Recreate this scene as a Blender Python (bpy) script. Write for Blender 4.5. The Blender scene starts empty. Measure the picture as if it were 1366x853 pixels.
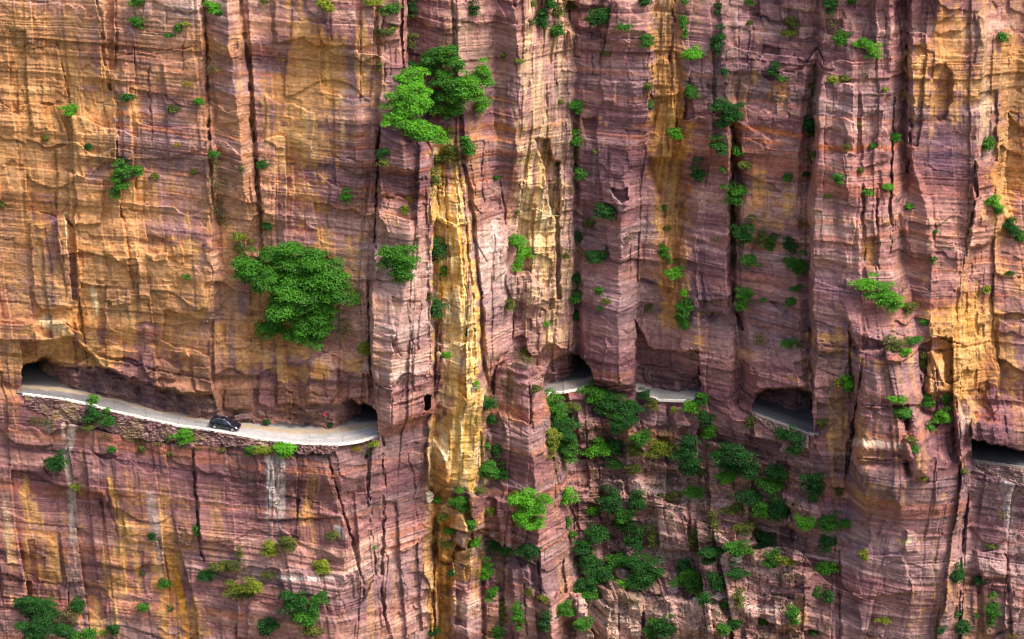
import bpy, math, random
import numpy as np
random.seed(7)
RNG = np.random.default_rng(7)
SC = bpy.context.scene
EXPO = 1.64
COL = SC.collection

# ------------------------------------------------------------------ camera
FPX = 3382.0                      # focal length in photo pixels (1366 wide)
PITCH = math.radians(22)
CT, ST = math.cos(PITCH), math.sin(PITCH)
DIST = 380.0
CAM = np.array([0.0, 8 - DIST*CT, 15 + DIST*ST])
cd = bpy.data.cameras.new('camera'); cam = bpy.data.objects.new('camera', cd); COL.objects.link(cam)
cam.location = CAM; cam.rotation_euler = (math.pi/2 - PITCH, 0, 0)
cd.sensor_width = 36; cd.lens = FPX*36/1366; cd.clip_start = 1; cd.clip_end = 20000
SC.camera = cam

def ray_t(py, p):
    v = (426.5 - py)/FPX
    return (-p - CAM[1])/(ST*v + CT)
def pt(px, py, p):
    """photo pixel + protrusion p (metres towards the viewer) -> world xyz"""
    v = (426.5 - py)/FPX
    t = (-p - CAM[1])/(ST*v + CT)
    return np.stack([(px - 683)/FPX*t + 0*v, -p + 0*t, CAM[2] + t*(CT*v - ST)], -1)
def z_at(py, p): 
    v = (426.5 - py)/FPX
    return CAM[2] + (-p - CAM[1])/(ST*v + CT)*(CT*v - ST)
def p_on_z(py, z):
    v = (426.5 - py)/FPX
    t = (z - CAM[2])/(CT*v - ST)
    return -(CAM[1] + t*(ST*v + CT))

# ------------------------------------------------------------------ noise
def _hash(ix, iy, seed):
    h = (ix.astype(np.int64)*374761393 + iy.astype(np.int64)*668265263 + seed*974634777) & 0xFFFFFFFF
    h = ((h ^ (h >> 13))*1274126177) & 0xFFFFFFFF
    h = ((h ^ (h >> 16))*2246822519) & 0xFFFFFFFF
    return ((h ^ (h >> 15)) & 0xFFFFFF).astype(np.float32)/float(0xFFFFFF)
def vnoise(x, y, seed):
    x0 = np.floor(x); y0 = np.floor(y)
    fx = (x - x0).astype(np.float32); fy = (y - y0).astype(np.float32)
    fx = fx*fx*fx*(fx*(fx*6 - 15) + 10); fy = fy*fy*fy*(fy*(fy*6 - 15) + 10)
    x0 = x0.astype(np.int64); y0 = y0.astype(np.int64)
    a = _hash(x0, y0, seed); b = _hash(x0+1, y0, seed); c = _hash(x0, y0+1, seed); d = _hash(x0+1, y0+1, seed)
    return ((a*(1-fx) + b*fx)*(1-fy) + (c*(1-fx) + d*fx)*fy)*2 - 1
def fbm(x, y, seed, octv=4, gain=0.5):
    s = 0; a = 1.0; n = 0
    for k in range(octv):
        s = s + a*vnoise(x*2**k + 17.3*k, y*2**k - 9.1*k, seed + k*31); n += a; a *= gain
    return (s/n*1.6).astype(np.float32)
def sstep(a, b, x):
    t = np.clip((x - a)/(b - a), 0, 1); return t*t*(3 - 2*t)
def n1(x, seed, octv=3):
    return fbm(np.asarray(x, float), np.asarray(x, float)*0 + 0.37, seed, octv)

# ------------------------------------------------------------------ grid in view (photo pixels), coarser outside the frame
def axis(lo, hi, far):
    a = list(np.arange(lo, hi + 0.5, 1.0)); s = 2.0
    left = []; x = lo
    while x > lo - far: x -= s; left.append(x); s *= 1.12
    s = 2.0; x = hi; right = []
    while x < hi + far: x += s; right.append(x); s *= 1.12
    return np.array(left[::-1] + a + right)
PX = axis(-70, 1436, 520); PY = axis(-60, 913, 300)
NX, NY = len(PX), len(PY)
GX, GY = np.meshgrid(PX, PY)
def win(x0, y0, x1, y1):
    i0, i1 = np.searchsorted(PX, [x0, x1]); j0, j1 = np.searchsorted(PY, [y0, y1])
    return slice(max(j0-1, 0), j1+1), slice(max(i0-1, 0), i1+1)

# ------------------------------------------------------------------ large facets: ridge and valley lines  [(y, x, p), ...]
UP = [
 [(0,-700,-27)], [(0,-100,-14)], [(0,0,-12.2)],
 [(-150,131,-9.8),(0,131,-9.8),(100,143,-9.8),(150,155,-9.8),(290,165,-9.8),(450,180,-9.6),(640,190,-9.6)],
 [(-150,258,-7),(0,262,-7),(200,276,-6.8),(300,283,-6.8),(450,275,-6.6),(530,285,-6.4),(640,285,-6.4)],
 [(-150,266,-9),(0,270,-9),(200,284,-8.8),(300,292,-8.4),(450,293,-8),(530,300,-8.2),(640,300,-8.2)],
 [(-150,300,-6.0),(0,302,-6.0),(150,315,-6),(250,325,-6.2),(310,345,-7.3),(450,345,-8),(640,345,-8)],
 [(-150,322,-8.2),(0,323,-8.2),(80,331,-8.2),(150,335,-8),(260,345,-8),(310,352,-8),(450,372,-8.2),(640,380,-8)],
 [(-150,466,-4.6),(0,470,-4.6),(350,478,-4.4),(450,472,-5),(540,460,-5.5),(640,460,-5.5)],
 [(-150,502,-4.6),(0,503,-4.6),(180,506,-5),(250,503,-5),(330,497,-5),(400,491,-5.2),(450,491,-5.4),(540,497,-5.6),(640,497,-5.6)],
 [(-150,505,-3.8),(0,506,-3.8),(180,509,-3.6),(250,507,-3),(330,501,-2.8),(400,495,-2.7),(450,496,-2.6),(540,501,-2.6),(640,505,-2.6)],
 [(-150,529,-3.5),(0,530,-3.5),(100,533,-3.5),(200,540,-1.6),(300,546,-1.0),(370,545,-.9),(430,533,-.8),(480,522,-.8),(540,521,-1),(640,521,-1.5)],
 [(-150,537,-6),(0,537,-6),(110,541,-6),(180,560,-4.5),(200,572,-4),(300,572,-4),(400,574,-4.8),(500,573,-5.5),(545,568,-6.5),(640,568,-7)],
 [(-150,541,-12.5),(0,541,-12.5),(110,546,-12.5),(180,575,-9.5),(200,579,-9.5),(300,578,-9.5),(400,579,-9),(500,581,-9),(560,576,-9.5),(640,576,-9.5)],
 [(-150,590,-9.8),(0,590,-9.8),(200,600,-9.4),(300,608,-7.2),(400,615,-6.6),(500,618,-6.4),(560,622,-6.4),(640,618,-6.4)],
 [(-150,600,-9.8),(0,600,-9.8),(200,612,-9.6),(300,624,-8.4),(400,634,-8.4),(470,638,-8.4),(540,643,-9.5),(640,640,-9)],
 [(-150,603,-10.3),(0,603,-10.3),(200,616,-10.6),(300,629,-10.6),(400,641,-11),(540,650,-12.5),(640,648,-12.5)],
 [(-150,606,-9.6),(0,606,-9.6),(200,620,-9.3),(300,633,-9),(400,644,-9.2),(470,652,-9.8),(540,657,-14),(640,657,-14)],
 [(-150,660,-11.4),(0,660,-11.4),(200,662,-12.5),(300,671,-14.3),(400,677,-15),(500,680,-16),(640,684,-17)],
 [(-150,690,-9.2),(0,690,-9.2),(170,690,-9.8),(215,690,-12.4),(300,685,-15.6),(400,685,-16),(500,690,-17),(640,692,-17)],
 [(-150,757,-16),(0,757,-16),(200,763,-18),(300,765,-19.5),(400,765,-20.2),(480,765,-21),(640,765,-21)],
 [(-150,766,-17.4),(0,766,-17.4),(200,768,-19.8),(300,770,-21.4),(400,770,-21.6),(480,772,-23),(640,772,-22)],
 [(-150,775,-16.2),(0,775,-16.2),(200,776,-18.4),(300,778,-20),(400,778,-19.4),(500,782,-18.8),(640,782,-18.8)],
 [(-150,850,-15.4),(0,850,-15.4),(150,845,-16.2),(240,834,-16.6),(363,824,-16.4),(450,826,-16),(640,828,-15.5)],
 [(-150,868,-15.8),(0,868,-15.8),(150,866,-16.8),(240,848,-18.4),(363,846,-19.2),(450,847,-19.2),(640,848,-18.8)],
 [(-150,875,-17),(0,875,-17),(150,874,-18),(240,857,-19.5),(363,853,-21),(450,852,-21.2),(640,851,-21.4)],
 [(-150,900,-16.8),(0,900,-16.8),(170,905,-18),(260,905,-20),(300,912,-20),(400,902,-19.4),(640,895,-19)],
 [(-150,915,-15.6),(0,915,-15.6),(150,918,-16.2),(300,930,-18),(400,931,-17.4),(500,934,-16.6),(640,936,-16.6)],
 [(-150,968,-14.6),(0,968,-14.6),(200,970,-15.6),(400,970,-16),(500,974,-14.6),(640,974,-14)],
 [(-150,977,-14.9),(0,977,-14.9),(145,978,-15.6),(185,977,-19.5),(400,979,-19.5),(450,988,-17.4),(640,992,-15)],
 [(-150,988,-14.6),(0,988,-14.6),(200,990,-15.6),(400,992,-16),(500,1003,-13.2),(640,1003,-12.6)],
 [(-150,1075,-13.2),(0,1075,-13.2),(138,1066,-13.2),(338,1060,-13),(463,1066,-10.4),(576,1066,-9),(640,1066,-8.6)],
 [(-150,1094,-13.9),(0,1094,-13.9),(75,1090,-14.2),(138,1083,-15),(213,1081,-15),(338,1076,-13.8),(414,1076,-12.6),(463,1080,-11.5),(576,1076,-8.6),(640,1076,-8)],
 [(-150,1102,-10.4),(0,1102,-10.4),(75,1099,-10),(138,1091,-8.6),(213,1090,-8),(338,1083,-7),(414,1083,-6.4),(463,1089,-6),(576,1082,-5),(640,1082,-4.6)],
 [(-150,1120,-9.6),(0,1120,-9.6),(213,1112,-7.2),(414,1120,-5.4),(463,1140,-5.2),(540,1140,-5.8),(640,1131,-5)],
 [(-150,1128,-9.0),(0,1128,-9.0),(213,1124,-6.4),(414,1130,-4.6),(500,1152,-2.2),(540,1151,-.8),(640,1148,1.2)],
 [(-150,1140,-8.4),(0,1140,-8.4),(140,1138,-6.6),(213,1139,-6),(338,1149,-5),(414,1150,-3.8),(500,1168,-1.0),(640,1182,2.6)],
 [(-150,1186,-8.6),(0,1186,-8.6),(213,1186,-7.4),(338,1188,-5.6),(450,1198,-3.2),(540,1215,1.0),(640,1236,2.4)],
 [(-150,1208,-11.5),(0,1208,-11.5),(213,1207,-11),(338,1204,-8),(450,1226,-5),(540,1235,-2.4),(640,1247,0)],
 [(-150,1217,-8.2),(0,1217,-8.2),(213,1216,-8),(300,1236,-6),(338,1240,-5.6),(450,1240,-4.2),(540,1244,-1.6),(640,1256,.8)],
 [(-150,1312,-8.6),(0,1312,-8.6),(100,1310,-8.6),(213,1303,-7.6),(338,1288,-6.2),(450,1270,-5.2),(520,1264,-3.4),(640,1272,.6)],
 [(-150,1319,-11),(0,1319,-11),(213,1311,-10),(338,1297,-8.6),(450,1287,-7),(520,1284,-6),(640,1294,-5)],
 [(-150,1366,-13),(0,1366,-13),(213,1345,-12.6),(338,1330,-10.8),(450,1320,-8.8),(600,1320,-4.6),(640,1320,-4)],
 [(0,1470,-10.5),(600,1470,-3)], [(0,2000,-22),(600,2000,-14)],
]
LOW = [
 [(515,-700,-26),(900,-700,-22)], [(515,-100,-13),(900,-100,-9.5)],
 [(515,0,-11.3),(853,0,-7.2)], [(540,100,-9.2),(853,105,-5.8)],
 [(570,262,-4.8),(700,265,-3.4),(853,285,-2.6)],
 [(590,360,-2.0),(853,370,-.6)],
 [(592,445,0),(690,462,.9),(760,460,1.5),(853,445,1.8),(950,435,2)],
 [(585,512,-4),(700,512,-4.6),(853,521,-5)],
 [(560,572,-9),(700,575,-10.4),(853,577,-10.6)],
 [(560,580,-10.5),(700,582,-13.6),(853,584,-14)],
 [(540,600,-7.2),(640,598,-9.2),(700,598,-13.2),(853,600,-13.4)],
 [(540,640,-8.6),(650,628,-8.6),(700,628,-11),(853,622,-11)],
 [(540,650,-12.8),(700,646,-13.2),(853,648,-13.4)],
 [(490,661,-11.6),(600,662,-12),(700,680,-12.6),(780,700,-12),(853,718,-11.6)],
 [(490,705,-9.2),(546,709,-9.2),(627,711,-8.8),(714,719,-8.8),(790,727,-8.6),(853,736,-8.4)],
 [(520,727,-13),(566,735,-13),(640,745,-14),(700,760,-15),(760,766,-14.2),(853,764,-13)],
 [(520,738,-19),(566,746,-17.6),(640,756,-17.4),(700,772,-18),(760,778,-16),(853,788,-12)],
 [(513,790,-23),(600,800,-19.5),(700,806,-18),(760,812,-14),(800,812,-9.6),(853,820,-8.6)],
 [(520,850,-21.4),(600,860,-18.6),(700,870,-15.4),(760,880,-12),(800,882,-9),(853,882,-8)],
 [(537,934,-16.8),(600,936,-15.6),(700,940,-12.6),(780,942,-9),(853,946,-7)],
 [(551,1004,-12.2),(600,1002,-12),(700,1002,-10.4),(780,1006,-7.6),(853,1006,-6)],
 [(576,1076,-6.8),(640,1072,-6.6),(700,1066,-6),(853,1076,-5)],
 [(580,1084,-4.8),(640,1104,-4.6),(700,1100,-4.6),(853,1110,-4)],
 [(600,1132,-4.8),(640,1130,-5),(700,1126,-3.8),(853,1120,-3.4)],
 [(600,1145,1.0),(640,1148,1.2),(710,1156,-.4),(853,1146,-1.8)],
 [(600,1180,2.6),(650,1190,3.0),(710,1204,1.2),(853,1212,.9)],
 [(600,1240,2.4),(650,1246,2.2),(710,1250,.5),(853,1268,-.2)],
 [(600,1278,.6),(650,1279,.4),(710,1275,-1.6),(853,1273,-1.6)],
 [(612,1297,-4),(700,1293,-4.6),(853,1284,-3)],
 [(624,1366,-.4),(700,1366,-1.2),(853,1366,-.4)],
 [(640,1500,2),(853,1500,2.5)], [(640,2000,-8),(853,2000,-6)],
]
BX = [(-700,470),(0,521),(30,526),(83,532.6),(120,540),(150,549),(188,557),(238,568),(281,574),(321,581.5),(342,585),(367,588.5),(405,593),(447,593.6),(477,590),(512,579.5),(575,552),(640,540),(655,529),(662,493),(676,484),(690,481),(714,489),(724,508),(727,526),(747,524),(772,520),(791,513),
      (848,522.6),(880,534),(932,536),(1005,551.5),(1024,559),(1079,579),(1090,582),(1240,606),(1292,614),(1330,619),(1366,624.5),(1500,646),(2000,720)]
def BND(x): return np.interp(x, [b[0] for b in BX], [b[1] for b in BX])

def loft(lines, wx):
    out = np.zeros((NY, NX), np.float32)
    K = len(lines); xs = np.zeros((K, NY)); ps = np.zeros((K, NY))
    for k, L in enumerate(lines):
        L = sorted(L); yy = [a[0] for a in L]
        edge = 0 < k < K-1
        xs[k] = np.interp(PY, yy, [a[1] for a in L]) + edge*(1.6*n1(PY/45, 900+k) + 1.0*np.round(2*n1(PY/17, 950+k, 2)))
        ps[k] = np.interp(PY, yy, [a[2] for a in L]) + edge*0.6*n1(PY/42, 800+k)
    for j in range(NY):
        x = np.maximum.accumulate(xs[:, j] + np.arange(K)*1e-3)
        out[j] = np.interp(PX + wx[j], x, ps[:, j])
    return out
WX = 3.0*fbm(GX/60, GY/90, 11, 3) + 1.1*fbm(GX/11, GY/26, 12, 2)
PU = loft(UP, WX*0.9); PL = loft(LOW, WX*1.2)
B2 = BND(GX)
fw = np.where((GX > 650) & (GX < 732), 2.0, 10.0); fr = sstep(-fw, fw, GY - B2)
# lower, sloping garden of ledges: the smooth base plus its steps
P = PU*(1 - fr) + PL*fr

# ------------------------------------------------------------------ painters on the depth sheet
def seg_dist(X, Y, pts):
    d = np.full(X.shape, 1e9); tt = np.zeros(X.shape)
    L = 0
    for (x0, y0), (x1, y1) in zip(pts[:-1], pts[1:]):
        dx, dy = x1-x0, y1-y0; l2 = dx*dx + dy*dy + 1e-9
        t = np.clip(((X-x0)*dx + (Y-y0)*dy)/l2, 0, 1)
        q = np.hypot(X - x0 - t*dx, Y - y0 - t*dy)
        m = q < d; d = np.where(m, q, d); tt = np.where(m, L + t*math.sqrt(l2), tt); L += math.sqrt(l2)
    return d, tt, L
def inside(X, Y, poly):
    c = np.zeros(X.shape, bool); n = len(poly)
    for i in range(n):
        x0, y0 = poly[i]; x1, y1 = poly[(i+1) % n]
        if y0 == y1: continue
        c ^= ((y0 > Y) != (y1 > Y)) & (X < (x1-x0)*(Y-y0)/(y1-y0) + x0)
    return c
CRK = np.zeros((NY, NX), np.float32)       # how far the cracks cut back, metres
BLK = np.zeros((NY, NX), np.float32); SHO = np.zeros((NY, NX), np.float32)
WA = 1.6*fbm(GX/9, GY/9, 21, 2); WB = 1.6*fbm(GX/9, GY/9, 23, 2)
def crack(pts, w, d):
    xs = [a[0] for a in pts]; ys = [a[1] for a in pts]; m = w*8 + 12
    s = win(min(xs)-m, min(ys)-m, max(xs)+m, max(ys)+m)
    if GX[s].size == 0: return
    dist, t, L = seg_dist(GX[s] + WA[s], GY[s] + 0.5*WB[s], pts)
    wv = w*0.5*(1 + 0.5*vnoise(t/14, t*0 + xs[0], 33))*np.clip(np.minimum(t + 6, L - t + 6)/14, 0.25, 1)
    dm = .34 + .50*sstep(-.55, .25, vnoise(t/9, t*0 + ys[0], 35)); wv = wv*.85
    CRK[s] = np.maximum(CRK[s], d*.85*dm*(1 - sstep(wv*0.30, wv*1.35 + 0.6, dist)))
    (xa, ya), (xb, yb) = pts[0], pts[-1]; side = np.sign((xb-xa)*(GY[s]-ya) - (yb-ya)*(GX[s]-xa))*(1 if int(xa) % 2 else -1)
    SHO[s] += .55*min(d, 2)*(side > 0)*np.exp(-dist/(4 + 2.5*w))*np.clip(np.minimum(t, L-t)/20, 0, 1)
def poly_mask(poly, soft=1.0, jit=1.0):
    xs = [a[0] for a in poly]; ys = [a[1] for a in poly]; m = soft*2 + 6
    s = win(min(xs)-m, min(ys)-m, max(xs)+m, max(ys)+m)
    X = GX[s] + jit*WA[s]; Y = GY[s] + jit*WB[s]
    ins = inside(X, Y, poly); d, _, _ = seg_dist(X, Y, poly + [poly[0]])
    return s, sstep(-soft, soft, np.where(ins, d, -d))
def block(poly, dp, soft=1.0):
    s, m = poly_mask(poly, soft); BLK[s] += dp*m

CRACKS = [
 ([(127,-150),(130,0),(133,15),(137.5,38),(137,60),(139,85),(143,100),(148,120)],4.5,1.8), ([(155,-150),(154,0),(155,50),(153,93)],3.5,1.4),
 ([(155.5,122),(157,213),(157,250),(163,290)],3,1.5), ([(75,55),(80,75),(85,100),(92,130),(94,140)],2,.8), ([(268,-150),(272,0),(277,80),(276,130),(280,200),(285,280)],4.5,1.6),
 ([(320,-150),(321,0),(325,40),(331,80),(334,110),(337,170),(345,260),(351,310)],5,2.2), ([(198,85),(200,130),(203,190)],2,.7), ([(216,85),(218,115),(224,135)],2,.7),
 ([(246,40),(245,70),(243,95)],1.6,.5), ([(221,15),(223,50)],2,.6), ([(160,73),(200,74),(230,70),(262,62)],1.3,.5), ([(73,258),(78,300),(85,350)],2,.6),
 ([(165,290),(170,330),(178,385)],4,.9), ([(440,15),(441,55)],1.5,.6), ([(481,15),(481,80),(480,140)],1.8,.6), ([(502,10),(508,60)],2.4,.8), ([(511,20),(513,110)],2,.8), ([(519,60),(521,100)],1.6,.6),
 ([(506,170),(504,220),(503,260),(501,300),(500,330)],3,2.4), ([(492,375),(491,440),(496,500)],3,2.2), ([(494,372),(520,376),(540,378)],1.5,.7), ([(543,385),(543,420),(548,430)],1.6,.6),
 ([(568,235),(571,300),(572,380),(573,440)],2.4,1.0), ([(550,430),(549,480),(552,520)],1.6,.8), ([(518,440),(527,465),(535,475)],1.2,.5), ([(522,541),(545,538),(566,529)],3.5,.9),
 ([(594,240),(598,330),(604,420)],2,.8), ([(609,240),(612,290),(620,380),(625,470)],2,.8), ([(617,245),(622,310),(630,400),(634,460)],2.6,1.2), ([(583,250),(590,300),(592,360)],2,.8), ([(588,370),(588,480),(580,530)],3,1.6),
 ([(622,270),(636,282),(640,278)],2.4,.8), ([(642,215),(645,270)],2,.8), ([(640,330),(648,350)],1.6,.6), ([(628,215),(634,262)],1.6,.6), ([(665,235),(673,280),(676,300)],3,1.2),
 ([(758,0),(763,40),(767,75),(775,78)],2.6,1.0), ([(789,-60),(789,80),(790,100)],2,.8), ([(862,12),(860,35)],1.4,.6), ([(865,50),(863,110),(866,150)],1.6,.6),
 ([(899,-100),(899,0),(898,40),(895,80),(897,120),(899,150),(902,170)],3,1.6), ([(888,170),(893,200),(900,215)],2,.8), ([(934,80),(937,130)],1.6,.5), ([(985,0),(985,100)],1.4,.4),
 ([(977,165),(977,213),(976,260),(978,320),(978,380),(979,410),(990,440)],5,3.0), ([(1069,240),(1068,330)],1.6,.6), ([(1137,165),(1138,200)],1.6,.6),
 ([(1210,-150),(1214,0),(1211,60),(1210,110),(1216,155),(1214,200),(1211,230)],4,2.2), ([(1194,130),(1193,170),(1190,213),(1188,300)],3.6,1.6), ([(1199,20),(1203,60),(1205,100)],2.4,1.0),
 ([(1302,215),(1301,265),(1292,310),(1288,340),(1285,360)],3,1.8), ([(1147,300),(1149,340),(1148,365)],2,1.0), ([(1170,265),(1172,360)],2,.8), ([(1190,260),(1188,340)],2.4,1.0), ([(1248,300),(1246,340)],1.6,.6),
 ([(1133,430),(1135,490),(1133,530)],3,1.8), ([(1149,480),(1145,530),(1138,570),(1133,600),(1130,632)],5,2.6), ([(1157,425),(1157,465)],2,1.0), ([(1228,470),(1231,500),(1232,540)],3.4,1.8),
 ([(1095,455),(1130,465)],1.3,.6), ([(1090,492),(1120,503)],1.5,.7), ([(1150,541),(1190,543),(1225,541)],3,1.6), ([(1140,611),(1175,615),(1210,613)],3,1.6), ([(1160,485),(1225,486)],1.3,.6),
 ([(1251,600),(1250,660)],1.5,.5), ([(1281,612),(1281,640)],2.4,1.0), ([(1237,445),(1300,466),(1310,458)],2,1.0),
 ([(258,600),(260,640),(263,680),(266,720),(270,750)],3.4,1.6), ([(437,610),(447,650),(457,682),(470,720),(478,750),(487,794)],3.4,1.8), ([(489,600),(491,650),(495,710),(501,767)],3.4,1.6),
 ([(511,583),(512,660),(511,730),(508,780),(513,820),(523,860),(530,960)],4.4,2.2), ([(455,800),(465,830)],2,.7), ([(470,752),(476,775)],1.6,.6), ([(527,675),(533,690)],1.4,.5), ([(554,670),(556,690)],1.4,.5), ([(535,760),(545,790)],1.4,.5),
 ([(342,695),(400,694),(455,690)],1.6,.8), ([(575,600),(574,680)],2.4,1.0), ([(580,690),(579,770),(580,860),(582,940)],3.4,1.8), ([(55,610),(60,625),(70,640)],3,.8), ([(140,640),(150,690),(160,720)],2.4,.6), ([(212,720),(222,760),(225,790)],4,1.0),
 ([(725,560),(745,650),(760,720)],2,.8), ([(735,566),(748,640)],2.4,1.0), ([(750,640),(752,660),(775,710)],2,.8), ([(700,780),(703,853)],2.4,1.2), ([(718,735),(722,800),(728,860)],3.4,1.8),
 ([(912,690),(935,735)],2.4,1.0), ([(975,800),(997,840)],2,.8), ([(1120,735),(1121,790),(1120,900)],3,1.5), ([(1109,770),(1110,853)],2,.8), ([(1342,740),(1345,780),(1352,860)],3.4,1.2), ([(1292,660),(1282,750),(1280,900)],4.4,1.8),
 ([(657,526),(659,500),(663,482),(675,470)],4,2.5),
]
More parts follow.
